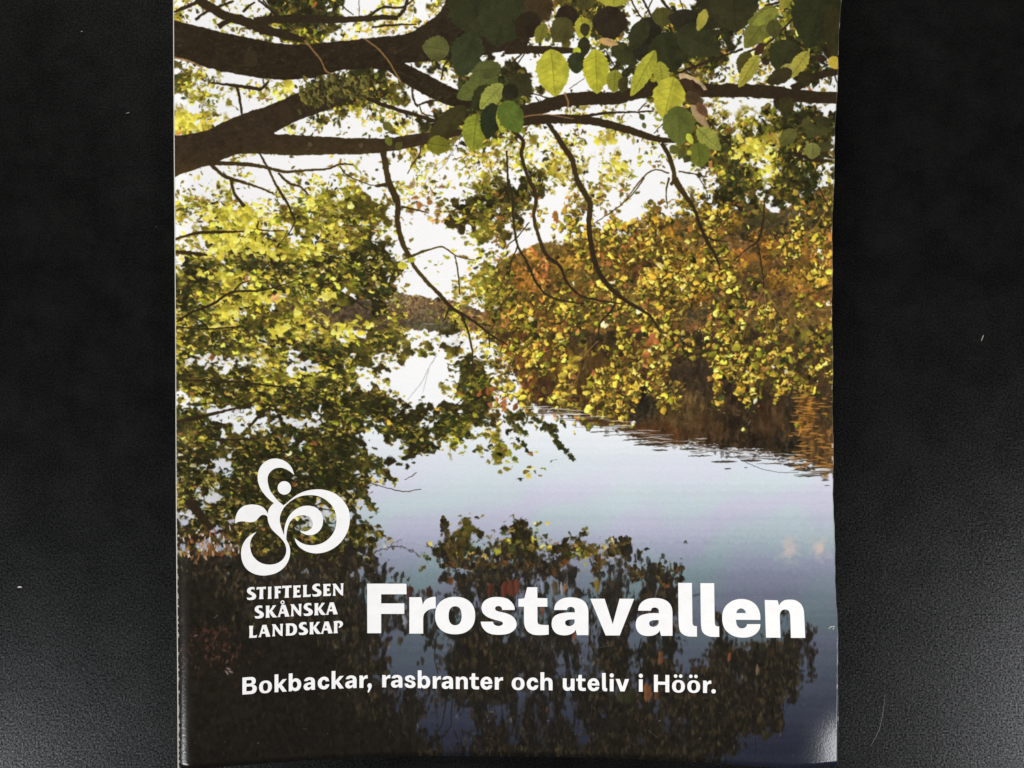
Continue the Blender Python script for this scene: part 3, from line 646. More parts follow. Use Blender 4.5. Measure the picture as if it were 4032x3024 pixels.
for a in [
    ('AL', (1930, -120), (2060, 240), 300, DKG), ('AL', (2230, -60), (2130, 300), 300, (56, 62, 36)), ('AR', (60, -60), (20, 220), 200, (58, 62, 36)), ('AR', (250, -40), (150, 150), 170, (70, 58, 36)), ('AR', (190, 90), (60, 250), 150, (50, 42, 28)),
    ('AL', (1835, 330), (1655, 300), 150, (92, 96, 50)), ('AL', (1990, 210), (1900, 505), 190, (60, 68, 40)), ('AL', (2150, 500), (1880, 640), 150, (92, 102, 48)), ('AL', (2170, 440), (1975, 470), 110, (84, 92, 46)), ('AL', (2110, 560), (1990, 720), 130, (56, 60, 32)),
    ('AL', (2180, 550), (2030, 710), 110, (150, 158, 74)), ('AL', (1940, 690), (1690, 925), 120, (66, 64, 34)), ('AL', (2010, 740), (1985, 985), 150, (136, 146, 52)), ('AL', (2120, 670), (2080, 908), 125, (48, 56, 34)), ('AL', (2175, 680), (2175, 870), 70, (168, 172, 62)), ('AL', (1690, 930), (1840, 960), 110, (118, 120, 42)),
    ('AR', (-30, 660), (80, 865), 150, (92, 112, 44)), ('AR', (30, 490), (150, 620), 130, (62, 62, 36)), ('AR', (-20, 560), (60, 640), 100, (50, 50, 32)),
    ('AR', (330, 60), (440, 165), 140, (50, 40, 28)), ('AR', (400, 120), (300, 275), 140, (82, 80, 42)), ('AR', (240, 150), (190, 285), 75, (118, 118, 46)), ('AR', (560, -60), (460, 60), 110, (80, 78, 40)), ('AR', (690, -80), (690, 50), 220, (168, 168, 64)),
    ('AR', (650, 40), (680, 268), 200, (52, 44, 32)), ('AR', (475, 110), (510, 275), 100, (172, 172, 62)), ('AR', (500, 150), (505, 240), 60, (60, 58, 34)), ('AR', (500, 240), (490, 375), 75, (52, 54, 32)), ('AR', (455, 310), (440, 365), 46, (170, 182, 60)), ('AR', (450, 340), (445, 482), 108, (58, 66, 40)),
    ('AR', (680, 285), (840, 420), 110, (62, 66, 36)), ('AR', (590, 260), (720, 290), 46, (196, 164, 110)), ('AR', (940, 110), (850, 400), 190, (46, 46, 32)), ('AR', (900, 130), (800, 330), 110, (58, 60, 36)), ('AR', (1010, 50), (1010, 175), 140, (84, 86, 42)), ('AR', (1160, 60), (1150, 205), 200, (50, 48, 34)),
    ('AR', (1010, 210), (1080, 475), 230, DKG), ('AR', (1100, 200), (1385, 340), 200, (60, 64, 38)), ('AR', (1420, -90), (1290, 195), 230, (56, 54, 34)), ('AR', (1290, 60), (1235, 205), 60, (160, 156, 70)), ('AR', (1450, -90), (1490, 210), 290, (60, 60, 36)),
    ('AR', (1740, 40), (1540, 315), 150, (114, 118, 52)), ('AR', (1760, 60), (1590, 165), 70, (134, 140, 60)), ('AR', (1720, 130), (1740, 250), 90, (84, 84, 44)), ('AR', (1830, -20), (1770, 60), 60, (150, 146, 60)), ('AR', (2060, -90), (1960, 310), 310, (54, 58, 34)), ('AR', (2110, 40), (2150, 430), 130, (60, 58, 34)), ('AR', (1860, 270), (1760, 475), 230, (60, 62, 36)),
    ('AR', (1560, 335), (1520, 500), 100, (84, 82, 40)), ('AR', (1660, 280), (1610, 370), 50, (70, 50, 34)), ('AR', (1650, 380), (1700, 420), 40, (60, 52, 34)), ('AR', (280, 320), (310, 632), 195, BR_), ('AR', (570, 320), (582, 614), 155, (184, 186, 62)), ('AR', (700, 455), (690, 604), 100, MID),
    ('AR', (960, 330), (800, 628), 100, (168, 172, 62)), ('AR', (990, 400), (1010, 570), 90, (156, 158, 60)), ('AR', (760, 500), (740, 610), 60, (70, 66, 36)), ('AR', (1080, 500), (1015, 778), 188, (188, 188, 68)), ('AR', (1630, 360), (1500, 570), 84, (170, 166, 70)), ('AR', (1955, 335), (1830, 512), 88, (170, 164, 72)), ('AR', (1755, 480), (1880, 420), 60, (166, 160, 80)),
    ('AR', (1110, 485), (1295, 585), 60, (198, 178, 134)), ('AR', (1120, 520), (1290, 620), 70, (66, 52, 36)), ('AR', (1160, 600), (1270, 700), 80, (80, 66, 44)), ('AR', (1190, 680), (1310, 845), 54, (170, 146, 108)), ('AR', (1230, 670), (1300, 760), 50, (110, 80, 56)),
    ('AR', (1100, 690), (1125, 945), 190, (98, 108, 50)), ('AR', (1230, 835), (1385, 978), 104, (150, 156, 72)), ('AR', (1235, 930), (1255, 1090), 134, (106, 116, 46)), ('AR', (1170, 870), (1200, 940), 40, (196, 206, 76)),
    ('AR', (1975, 770), (2125, 795), 48, (62, 62, 36)), ('AR', (1920, 850), (2095, 850), 66, (74, 76, 42)), ('AR', (1920, 780), (1990, 850), 60, (84, 86, 46)), ('AR', (1980, 955), (2125, 955), 52, (72, 74, 42)), ('AR', (1985, 930), (1975, 1036), 100, (132, 136, 70)), ('AR', (1870, 845), (1770, 945), 90, (96, 98, 48)), ('AR', (1780, 640), (1850, 730), 90, (66, 62, 34)),
    ('AR', (1850, 460), (1680, 540), 90, (64, 60, 36)), ('AR', (1900, 470), (1960, 560), 80, (58, 54, 32)), ('AR', (2100, 370), (2150, 450), 70, (196, 176, 70)), ('AR', (2000, 370), (2080, 390), 40, (60, 48, 34)), ('AR', (1310, 210), (1410, 215), 34, (56, 54, 36)),
    ('AR', (1100, 950), (1060, 1000), 60, (92, 96, 46)), ('AR', (1150, 960), (1110, 1040), 40, (84, 90, 44)), ('AR', (1180, 1010), (1150, 1060), 46, (70, 74, 40)), ('AR', (1190, 985), (1170, 1010), 30, (190, 190, 70)), ('AR', (860, 745), (890, 780), 34, (76, 84, 48)), ('AR', (880, 800), (895, 838), 28, (96, 106, 60)),
    ('BL', (1560, 540), (1615, 530), 34, (170, 176, 60)), ('BL', (1495, 572), (1565, 575), 44, (206, 204, 74)), ('AL', (1365, 830), (1395, 865), 34, (170, 164, 60)), ('AL', (1385, 775), (1405, 800), 26, (84, 92, 50)), ('AL', (1400, 800), (1470, 850), 50, (96, 98, 44)), ('AL', (1430, 890), (1450, 950), 44, (104, 112, 46)), ('AL', (1490, 930), (1520, 970), 50, (84, 88, 40))]:
    big_leaf(*a[:5], veins=a[3] >= 84)

warp(1.1, 6, 231)
# ---- mirrored leaves in the dark water below
DG = [(42, 37, 29), (52, 45, 33), (62, 52, 38), (72, 60, 43), (34, 31, 26), (46, 43, 31)]
DKc = [(33, 29, 25), (40, 34, 28), (48, 39, 31), (29, 27, 24)]
DB = [(46, 36, 29), (54, 39, 30), (39, 32, 27), (33, 29, 25)]
DM = [(40, 37, 31), (50, 44, 36), (58, 49, 40), (35, 33, 29), (46, 38, 33)]
LITE = [(112, 110, 112), (126, 120, 116), (96, 94, 100)]
nv = noise(CH // 3 + 1, CW, 15, 91, 3)
nv = np.repeat(nv, 3, 0)[:CH]
def mirror_ground():
    st = 10
    hs, ws = CH // st + 2, CW // st + 2
    g = np.zeros((hs, ws), np.float32)
    for j in range(int(cy(2090) / st), hs):
        for i in range(ws):
            x = i * st / K + OX + RNG.normal() * 20; y = j * st / K + OY + RNG.normal() * 20
            if y + RNG.normal() * 40 > 2190: g[j, i] = {'G': .78, 'K': 1, 'B': 1, 'm': .52}.get(cell_class(x, min(max(y, 2201), 3020)), 0)
    yy = np.arange(CH) / st; xx = np.arange(CW) / st
    y0 = yy.astype(int); x0 = xx.astype(int); fy = (yy - y0)[:, None]; fx = (xx - x0)[None, :]
    A = (g[y0][:, x0] * (1 - fx) + g[y0][:, x0 + 1] * fx) * (1 - fy) + (g[y0 + 1][:, x0] * (1 - fx) + g[y0 + 1][:, x0 + 1] * fx) * fy
    m = np.clip((A - (1 - nv) * 1.05 + .10) * 9, 0, 1) * (A > .02)
    f = np.interp(np.arange(CH) / K + OY, [2200, 2500, 3024], [1.1, .95, .82]).astype(np.float32)[:, None, None]
    warm = noise(CH, CW, 120, 93, 2)[..., None]
    tone = (rgb((33, 31, 26)) * (1 - warm) + rgb((39, 34, 28)) * warm) * (.72 + .56 * noise(CH, CW, 8, 94, 3)[..., None]) * f
    canvas[:] += (tone - canvas) * (m * .93)[..., None]
mirror_ground()
def mirror_scatter():
    for j in range(0, 13):
        for i in range(0, 40):
            x0 = 660 + i * CELL; y0 = 2200 + j * 68.7
            c = cell_class(x0 + 33, y0 + 33)
            if c in 'w.': continue
            n, pal, light = {'G': (30, DG, .12), 'K': (9, DKc, .02), 'B': (18, DB, .04), 'm': (22, DM, .16)}[c]
            fade = np.interp(y0, [2200, 2500, 3024], [1.12, 0.96, 0.80])
            for _ in range(n):
                x = x0 + RNG.uniform(-12, 79); y = y0 + RNG.uniform(-12, 79)
                L = RNG.uniform(8, 24); vert = RNG.random() < 0.6
                col = rgb(pal[int(RNG.integers(len(pal)))]) * math.exp(RNG.normal() * .12) * fade
                ang = math.pi / 2 + RNG.normal() * .16 if vert else RNG.uniform(0, 3.14)
                if RNG.random() < light:
                    q = RNG.random()
                    col = rgb((108, 70, 48)) if q < .10 else rgb(LITE[int(RNG.integers(3))]) * fade if (q < .6 and c == 'm') else rgb((104, 88, 62)) * fade
                    dab(x, y, L * .8, L * RNG.uniform(.14, .3), ang, col, .75, .7, 0)
                else:
                    dab(x, y, L * (1.25 if vert else 1), L * RNG.uniform(.35, .7), ang, col, .62 if c in 'KB' else .8, .6, .08)
mirror_scatter()
def sprig(f, stem, n, size, cols, jit=1.0):
    S = catmull(np.array([fr(f, *p) for p in stem]), 8)
    stroke(f, [(p[0], p[1], 5) for p in stem], (60, 52, 40), .9)
    for i in range(n):
        p = S[int(RNG.integers(len(S)))]; L = RNG.uniform(*size); sg = RNG.choice([-1, 1])
        a = -math.pi / 2 + sg * RNG.uniform(.2, 1.1)
        c = rgb(cols[int(RNG.integers(len(cols)))]) * math.exp(RNG.normal() * .12)
        dab(p[0] + math.cos(a) * L * .6 * jit, p[1] + math.sin(a) * L * .6 * jit, L, L * RNG.uniform(.5, .72), a, c, .98, .6, .14)
SP = [(58, 48, 30), (72, 60, 34), (44, 38, 26), (90, 76, 44), (50, 44, 34)]
sprig('CL', [(1800, 1080), (1800, 1160), (1830, 1250), (1840, 1330)], 30, (16, 30), SP)
sprig('CL', [(1850, 1190), (1880, 1260), (1890, 1330)], 26, (16, 30), SP)
sprig('CL', [(2120, 1250), (2180, 1260), (2230, 1330)], 28, (15, 28), SP)
sprig('CR', [(115, 1080), (105, 1160), (100, 1240), (95, 1320)], 18, (16, 32), SP)
sprig('CR', [(60, 1190), (110, 1200), (160, 1190)], 8, (26, 40), [(38, 34, 26), (46, 42, 28)])
sprig('CR', [(340, 1290), (380, 1280), (410, 1270)], 14, (18, 34), SP)
sprig('CR', [(540, 1320), (550, 1290), (560, 1280)], 8, (22, 36), [(108, 92, 40), (80, 66, 36)])
sprig('CR', [(780, 1215), (720, 1240), (690, 1320)], 14, (22, 40), SP)
for f, pts, n in [('DR', [(380, 30), (340, 70), (300, 120)], 20), ('DR', [(560, 100), (600, 60), (590, 10)], 24), ('DR', [(800, 60), (840, 110), (800, 170)], 24), ('DR', [(880, 80), (860, 120), (840, 160)], 12), ('DR', [(1000, 60), (980, 120), (1010, 190)], 18), ('DR', [(1080, 80), (1090, 100), (1110, 80)], 8),
                  ('DR', [(150, 40), (120, 80), (60, 60)], 26), ('DL', [(1800, 60), (1900, 60), (2000, 70)], 40), ('DL', [(2000, 40), (2100, 60), (2200, 50)], 34), ('DL', [(1760, 160), (1800, 150), (1830, 170)], 10)]:
    sprig(f, pts, n, (14, 28), SP + [(92, 58, 38)])
# hanging mirror shapes: long drops of leaf colour
for f, x, y, L, w, c in [('DR', 30, 190, 120, 70, (88, 50, 38)), ('DR', 60, 180, 90, 30, (102, 58, 42)), ('DL', 2190, 200, 110, 50, (96, 52, 38)), ('DR', 250, 190, 80, 40, (38, 38, 30)), ('DR', 300, 190, 90, 40, (84, 74, 54)), ('DR', 375, 190, 70, 18, (150, 98, 64)), ('DR', 345, 190, 90, 20, (150, 150, 156)), ('DR', 225, 190, 90, 26, (128, 134, 150)),
                         ('DR', 905, 870, 120, 44, (118, 76, 46)), ('DR', 960, 880, 70, 30, (92, 60, 38)), ('DR', 985, 640, 90, 30, (112, 74, 50)), ('DR', 430, 500, 60, 22, (116, 70, 44)), ('DR', 225, 340, 80, 18, (112, 70, 48)), ('DR', 800, 890, 110, 70, (44, 44, 30)), ('DR', 740, 880, 110, 60, (52, 50, 36)), ('DL', 2100, 200, 90, 36, (78, 44, 34)), ('DL', 1570, 210, 70, 40, (66, 40, 36)), ('DL', 1700, 220, 80, 40, (54, 38, 32)),
                         ('DR', 575, 180, 90, 30, (120, 100, 46)), ('DR', 1440, 640, 60, 30, (120, 72, 48)), ('DR', 1620, 720, 70, 20, (112, 92, 66)), ('DL', 1420, 390, 80, 40, (54, 50, 40)), ('DL', 1500, 395, 70, 44, (44, 42, 34)), ('DL', 1540, 400, 70, 34, (132, 136, 142)), ('DL', 1510, 535, 60, 30, (62, 56, 42)), ('DL', 1440, 660, 46, 44, (54, 42, 36)), ('DL', 1660, 665, 50, 26, (50, 46, 36)), ('DL', 1630, 680, 40, 20, (46, 40, 34))]:
    px, py = fr(f, x, y); dab(px, py, L * V, w * V, math.pi / 2 + RNG.normal() * .06, rgb(c), .9, .45, .1)
def warp_low(amp, cell, seed, y_from):
    y0 = int(cy(y_from)); h = CH - y0
    nx = noise(h // 2 + 1, CW, cell, seed, 2); nx = np.repeat(nx, 2, 0)[:h]
    ny = noise(h, CW, cell * .7, seed + 1, 2)
    fade = np.clip(np.arange(h) / 40.0, 0, 1)[:, None]
    yy, xx = np.mgrid[0:h, 0:CW].astype(np.float32)
    u = np.clip(xx + (nx - .5) * 2 * amp * fade, 0, CW - 1.01); v = np.clip(yy + (ny - .5) * 2.4 * amp * fade, 0, h - 1.01)
    iu = u.astype(int); iv = v.astype(int); fu = (u - iu)[..., None]; fv = (v - iv)[..., None]
    c = canvas[y0:].copy()
    canvas[y0:] = (c[iv, iu] * (1 - fu) + c[iv, iu + 1] * fu) * (1 - fv) + (c[iv + 1, iu] * (1 - fu) + c[iv + 1, iu + 1] * fu) * fv
warp_low(3.6, 8, 301, 2040)
warp_low(1.8, 4, 311, 2040)
for f, pts in [('DL', [(1720, 500, 6), (1745, 560, 6), (1735, 640, 6), (1760, 750, 5)]), ('DL', [(1720, 500, 5), (1700, 540, 5), (1735, 580, 5)]), ('DL', [(1820, 880, 8), (1800, 1000, 9), (1780, 1090, 8), (1720, 1160, 7)]), ('DL', [(1860, 880, 8), (1845, 1000, 8), (1840, 1090, 6), (1780, 1180, 6)]), ('DL', [(1920, 870, 8), (1820, 920, 10), (1780, 960, 8)]),
               ('DR', [(850, 900, 14), (760, 1000, 22), (680, 1080, 26), (600, 1180, 26), (560, 1290, 24)]), ('DR', [(640, 900, 10), (660, 1060, 12), (640, 1130, 10)]), ('DR', [(230, 1030, 10), (200, 1160, 8)]), ('DR', [(350, 1010, 10), (320, 1200, 8)]), ('DR', [(870, 520, 8), (850, 620, 10), (870, 740, 8)]), ('DR', [(540, 450, 8), (530, 560, 8)]), ('DR', [(1610, 1080, 4), (1610, 1300, 4)]), ('DR', [(1720, 1180, 3), (1720, 1300, 3)]), ('DR', [(1200, 245, 7), (1250, 232, 6)])]:
    stroke(f, pts, (36, 32, 28), .85)
for i in range(34):    # rusty bank at the lower left
    px, py = fr('DL', 300 + RNG.normal() * 70, 470 + RNG.normal() * 24); dab(px, py, RNG.uniform(10, 24), RNG.uniform(3, 7), RNG.normal() * .5, rgb((88, 56, 42)), .7, .7, 0)
for i in range(90):
    px, py = fr('DL', 330 + RNG.normal() * 130, 600 + RNG.normal() * 60); dab(px, py, RNG.uniform(8, 22), RNG.uniform(3, 8), RNG.uniform(0, 3), rgb([(92, 56, 40), (74, 48, 36), (120, 84, 66)][int(RNG.integers(3))]), .6, .7, 0)
for i in range(60):
    px, py = fr('CL', 250 + RNG.normal() * 110, 1220 + RNG.normal() * 60); dab(px, py, RNG.uniform(10, 26), RNG.uniform(4, 9), math.pi / 2 + RNG.normal() * .3, rgb([(190, 120, 66), (150, 96, 60), (214, 170, 140), (226, 216, 214)][int(RNG.integers(4))]), .8, .7, 0)
for x, y in [(395, 715), (410, 735), (385, 740)]:
    px, py = fr('DL', x, y); dab(px, py, 22, 5, RNG.uniform(-1, 1), rgb((196, 176, 166)), .9, .7, 0)
def vblur(a, n):
    for _ in range(n):
        p = np.pad(a, ((1, 1), (0, 0), (0, 0)), mode='edge')
        a = (p[:-2] + p[2:] + 2 * p[1:-1]) / 4
    return a
y_m = int(cy(2240))
low = canvas[y_m:]
mixw = np.clip(np.arange(low.shape[0]) / 90.0, 0, .62)[:, None, None]
canvas[y_m:] = low + (vblur(low, 9) - low) * mixw
def glow():
    st = 8
    h, w = CH // st * st, CW // st * st
    lum = canvas[:h, :w].min(2).reshape(h // st, st, w // st, st).mean((1, 3))
    m = np.clip((lum - .45) * 2, 0, 1)[..., None]
    for _ in range(26):
        p = np.pad(m, ((1, 1), (1, 1), (0, 0)), mode='edge'); m = (p[:-2, 1:-1] + p[2:, 1:-1] + p[1:-1, :-2] + p[1:-1, 2:] + 2 * p[1:-1, 1:-1]) / 6
    m = m[..., 0]
    yy = np.clip(np.arange(CH) / st, 0, h // st - 1.01); xx = np.clip(np.arange(CW) / st, 0, w // st - 1.01)
    a = yy.astype(int); b = xx.astype(int); fy = (yy - a)[:, None]; fx = (xx - b)[None, :]
    return (m[a][:, b] * (1 - fx) + m[a][:, b + 1] * fx) * (1 - fy) + (m[a + 1][:, b] * (1 - fx) + m[a + 1][:, b + 1] * fx) * fy
G = glow() * np.clip((1750 - gy) / 300, 0, 1) * np.clip((gy - 420) / 260, .25, 1)
canvas[:] = 1 - (1 - canvas) * (1 - G[..., None] * np.array([.20, .15, .035], np.float32))

def blur(a, n):
    for _ in range(n):
        p = np.pad(a, ((1, 1), (1, 1), (0, 0)), mode='edge')
        a = (p[:-2, 1:-1] + p[2:, 1:-1] + p[1:-1, :-2] + p[1:-1, 2:] + 2 * p[1:-1, 1:-1]) / 6
    return a
# warm autumn cast of the leaves, a touch of tone in the sky
top = np.clip((1900 - gy) / 250, 0, 1)
mk = np.clip((canvas[..., 0] - canvas[..., 2] - .06) * 3.5, 0, 1) * top
side = np.clip((gx - 1750) / 350, 0, 1) * np.clip((gy - 650) / 200, 0, 1)
canvas[..., 0] *= 1 + mk * (.005 + .015 * side)
canvas[..., 1] *= 1 + mk * (.014 - .002 * side)
canvas[..., 2] *= 1 - mk * (.08 + .03 * side)
bleed = blur(np.clip(canvas - .72, 0, 1) * 3.4, 9)
canvas[:] = 1 - (1 - canvas) * (1 - bleed * np.array([.20, .185, .12], np.float32) * top[..., None])
canvas += (.018 * (noise(CH, CW, 90, 401, 3) - .5) * top)[..., None]

# crispness of the print and its fine screen
soft_ = blur(canvas, 5)
canvas[:] = canvas + 0.14 * (canvas - soft_)
canvas += (RNG.normal(size=(CH, CW, 1)) * 0.012).astype(np.float32)
canvas[:] = np.clip(canvas, 0.02, 0.985)
#PAINT_END

# ------------------------------------------------------------------ bring the picture onto the sheet
TW, TH = 1420, 2000
def sheet_texture():
    X = PX0 + (np.arange(TW) + 0.5) / TW * PW
    Y = PY0 + (np.arange(TH) + 0.5) / TH * PH
    XX, YY = np.meshgrid(X, Y)
    tx, ty = sheet_to_trace(XX, YY)
    u = np.clip((tx - OX) * K, 0, CW - 1.01); v = np.clip((ty - OY) * K, 0, CH - 1.01)
    iu = u.astype(int); iv = v.astype(int); fu = (u - iu)[..., None]; fv = (v - iv)[..., None]
    a = canvas[iv, iu] * (1 - fu) + canvas[iv, iu + 1] * fu
    b = canvas[iv + 1, iu] * (1 - fu) + canvas[iv + 1, iu + 1] * fu
    rgbm = a * (1 - fv) + b * fv
    # worn paper at the fold and trimmed edges: the white stock shows
    r = np.random.default_rng(4)
    wear = np.zeros((TH, TW), np.float32)
    d = np.arange(TW)
    nz = np.repeat(r.random(TH // 6 + 1), 6)[:TH] * 0.6 + r.random(TH) * 0.4
    low = np.interp(np.arange(TH) / TH, [0, .25, .45, 1], [1, .9, .55, .5])
    depth = np.maximum((nz * low - .42) * 9, 0) + 0.8
    wear = np.clip(depth[:, None] - d[None, :], 0, 1) * 0.8
    depth2 = np.maximum((np.repeat(r.random(TH // 9 + 1), 9)[:TH] - .93) * 40, 0) + 0.5
    wear = np.maximum(wear, np.clip(depth2[:, None] - d[None, ::-1], 0, 1) * 0.8)
    for px, py, L, ang in [(3276, 2467, 14, 0.1), (3283, 2472, 12, 1.2), (3268, 2472, 9, 0.6)]:     # nick in the right edge
        sx, sy = trace_to_sheet(px, py)
        cxp = (sx - PX0) / PW * TW; cyp = (sy - PY0) / PH * TH
        for k in np.linspace(-.5, .5, 18):
            i = int(cyp + math.sin(ang) * k * L * .6); j = int(cxp + math.cos(ang) * k * L * .6)
            if 0 <= i < TH and 0 <= j < TW: wear[i, j] = .95
    # fine scratches and rubbed dots in the dark lower part
    for k in range(260):
        x = r.uniform(0, TW); y = TH * r.uniform(.0, .42) ** 1.0
        L = r.exponential(5); a0 = r.uniform(0, 3.14); al = r.uniform(.08, .5) * (1 if r.random() < .3 else .5)
        for q in range(int(L * 2) + 1):
            i = int(y + math.sin(a0) * q * .5); j = int(x + math.cos(a0) * q * .5)
            if 0 <= i < TH and 0 <= j < TW: wear[i, j] = max(wear[i, j], al)
    rgbm = rgbm + (np.array([.86, .83, .76]) - rgbm) * wear[..., None]
    return np.clip(rgbm, 0, 1)

def make_print_image():
    pix = sheet_texture()
    img = bpy.data.images.new('cover_print', TW, TH, alpha=False)
    buf = np.ones((TH, TW, 4), np.float32)
    buf[..., :3] = pix
    img.pixels.foreach_set(buf.ravel())
    img.update()
    img.pack()
    return img

# ------------------------------------------------------------------ materials
def new_mat(name):
    m = bpy.data.materials.new(name); m.use_nodes = True
    return m, m.node_tree.nodes, m.node_tree.links, m.node_tree.nodes['Principled BSDF']

def mat_print():
    m, N, L, P = new_mat('coated_printed_paper')
    t = N.new('ShaderNodeTexImage'); t.image = make_print_image(); t.interpolation = 'Linear'; t.extension = 'EXTEND'
    uv = N.new('ShaderNodeUVMap'); uv.uv_map = 'sheet'
    L.new(uv.outputs[0], t.inputs[0]); L.new(t.outputs[0], P.inputs['Base Color'])
    paper_gloss(N, L, P)
    return m

def paper_gloss(N, L, P):
    P.inputs['Specular IOR Level'].default_value = 0.5
    co = N.new('ShaderNodeTexCoord')
    n = N.new('ShaderNodeTexNoise'); n.inputs['Scale'].default_value = 260; n.inputs['Detail'].default_value = 5
    L.new(co.outputs['Object'], n.inputs['Vector'])
    r = N.new('ShaderNodeMapRange'); r.inputs['To Min'].default_value = 0.15; r.inputs['To Max'].default_value = 0.25
    L.new(n.outputs[0], r.inputs['Value']); L.new(r.outputs[0], P.inputs['Roughness'])
    n2 = N.new('ShaderNodeTexNoise'); n2.inputs['Scale'].default_value = 1500; n2.inputs['Detail'].default_value = 3
    L.new(co.outputs['Object'], n2.inputs['Vector'])
    b = N.new('ShaderNodeBump'); b.inputs['Strength'].default_value = 0.12; b.inputs['Distance'].default_value = 0.0002
    L.new(n2.outputs[0], b.inputs['Height']); L.new(b.outputs[0], P.inputs['Normal'])

def mat_white_print():
    m, N, L, P = new_mat('unprinted_white_paper')
    co = N.new('ShaderNodeTexCoord')
    n = N.new('ShaderNodeTexNoise'); n.inputs['Scale'].default_value = 420; n.inputs['Detail'].default_value = 6
    L.new(co.outputs['Object'], n.inputs['Vector'])
    c = N.new('ShaderNodeValToRGB')
    c.color_ramp.elements[0].position = 0.25; c.color_ramp.elements[0].color = (0.915, 0.91, 0.905, 1)
    c.color_ramp.elements[1].position = 0.6; c.color_ramp.elements[1].color = (0.965, 0.965, 0.965, 1)
    L.new(n.outputs[0], c.inputs[0]); L.new(c.outputs[0], P.inputs['Base Color'])
    paper_gloss(N, L, P)
    return m

def mat_page():
    m, N, L, P = new_mat('inner_page_paper')
    co = N.new('ShaderNodeTexCoord')
    n = N.new('ShaderNodeTexNoise'); n.inputs['Scale'].default_value = 300
    L.new(co.outputs['Object'], n.inputs['Vector'])
    c = N.new('ShaderNodeValToRGB')
    c.color_ramp.elements[0].color = (0.70, 0.68, 0.64, 1); c.color_ramp.elements[1].color = (0.82, 0.80, 0.76, 1)
    L.new(n.outputs[0], c.inputs[0]); L.new(c.outputs[0], P.inputs['Base Color'])
    P.inputs['Roughness'].default_value = 0.5
    return m

def mat_table():
    m, N, L, P = new_mat('black_grained_laminate')
    co = N.new('ShaderNodeTexCoord')
    mp = N.new('ShaderNodeMapping'); mp.inputs['Scale'].default_value = (1.0, 0.7, 1.0)
    L.new(co.outputs['Object'], mp.inputs['Vector'])
    # pressed grain
    g = N.new('ShaderNodeTexNoise'); g.inputs['Scale'].default_value = 2500; g.inputs['Detail'].default_value = 5; g.inputs['Roughness'].default_value = 0.62; g.inputs['Distortion'].default_value = 0.6
    L.new(mp.outputs[0], g.inputs['Vector'])
    g2 = N.new('ShaderNodeTexVoronoi'); g2.inputs['Scale'].default_value = 1700; g2.feature = 'SMOOTH_F1'
    L.new(mp.outputs[0], g2.inputs['Vector'])
    ad = N.new('ShaderNodeMath'); ad.operation = 'MULTIPLY_ADD'; ad.inputs[1].default_value = 0.6
    L.new(g2.outputs['Distance'], ad.inputs[0]); L.new(g.outputs[0], ad.inputs[2])
    b = N.new('ShaderNodeBump'); b.inputs['Strength'].default_value = 0.28; b.inputs['Distance'].default_value = 0.0001
    L.new(ad.outputs[0], b.inputs['Height']); L.new(b.outputs[0], P.inputs['Normal'])
    # colour: near-black with dust and faint rub marks
    d = N.new('ShaderNodeTexNoise'); d.inputs['Scale'].default_value = 95; d.inputs['Detail'].default_value = 8; d.inputs['Roughness'].default_value = 0.75
    L.new(co.outputs['Object'], d.inputs['Vector'])
    dr = N.new('ShaderNodeValToRGB')
    dr.color_ramp.elements[0].position = 0.40; dr.color_ramp.elements[0].color = (0.0030, 0.0030, 0.0030, 1)
    dr.color_ramp.elements[1].position = 0.80; dr.color_ramp.elements[1].color = (0.0085, 0.0085, 0.0085, 1)
    L.new(d.outputs[0], dr.inputs[0])
    sp = N.new('ShaderNodeTexVoronoi'); sp.inputs['Scale'].default_value = 120; sp.inputs['Randomness'].default_value = 1.0
    L.new(co.outputs['Object'], sp.inputs['Vector'])
    sr = N.new('ShaderNodeMapRange'); sr.inputs['From Min'].default_value = 0.035; sr.inputs['From Max'].default_value = 0.018; sr.clamp = True
    L.new(sp.outputs['Distance'], sr.inputs['Value'])
    pick = N.new('ShaderNodeSeparateColor'); L.new(sp.outputs['Color'], pick.inputs[0])
    gt = N.new('ShaderNodeMath'); gt.operation = 'GREATER_THAN'; gt.inputs[1].default_value = 0.80
    L.new(pick.outputs[0], gt.inputs[0])
    mu = N.new('ShaderNodeMath'); mu.operation = 'MULTIPLY'; L.new(sr.outputs[0], mu.inputs[0]); L.new(gt.outputs[0], mu.inputs[1])
    mu2 = N.new('ShaderNodeMath'); mu2.operation = 'MULTIPLY'; L.new(mu.outputs[0], mu2.inputs[0]); L.new(pick.outputs[1], mu2.inputs[1])
    mx = N.new('ShaderNodeMix'); mx.data_type = 'RGBA'
    L.new(mu2.outputs[0], mx.inputs['Factor']); L.new(dr.outputs[0], mx.inputs['A']); mx.inputs['B'].default_value = (0.10, 0.10, 0.095, 1)
    L.new(mx.outputs['Result'], P.inputs['Base Color'])
    rn = N.new('ShaderNodeMapRange'); rn.inputs['To Min'].default_value = 0.25; rn.inputs['To Max'].default_value = 0.33
    L.new(d.outputs[0], rn.inputs['Value']); L.new(rn.outputs[0], P.inputs['Roughness'])
    sv = N.new('ShaderNodeTexNoise'); sv.inputs['Scale'].default_value = 2300; sv.inputs['Detail'].default_value = 2; sv.inputs['Roughness'].default_value = 0.7
    L.new(co.outputs['Object'], sv.inputs['Vector'])
    sm = N.new('ShaderNodeMapRange'); sm.inputs['From Min'].default_value = 0.36; sm.inputs['From Max'].default_value = 0.68; sm.inputs['To Min'].default_value = 0.06; sm.inputs['To Max'].default_value = 1.0
    L.new(sv.outputs[0], sm.inputs['Value']); L.new(sm.outputs[0], P.inputs['Specular IOR Level'])
    return m

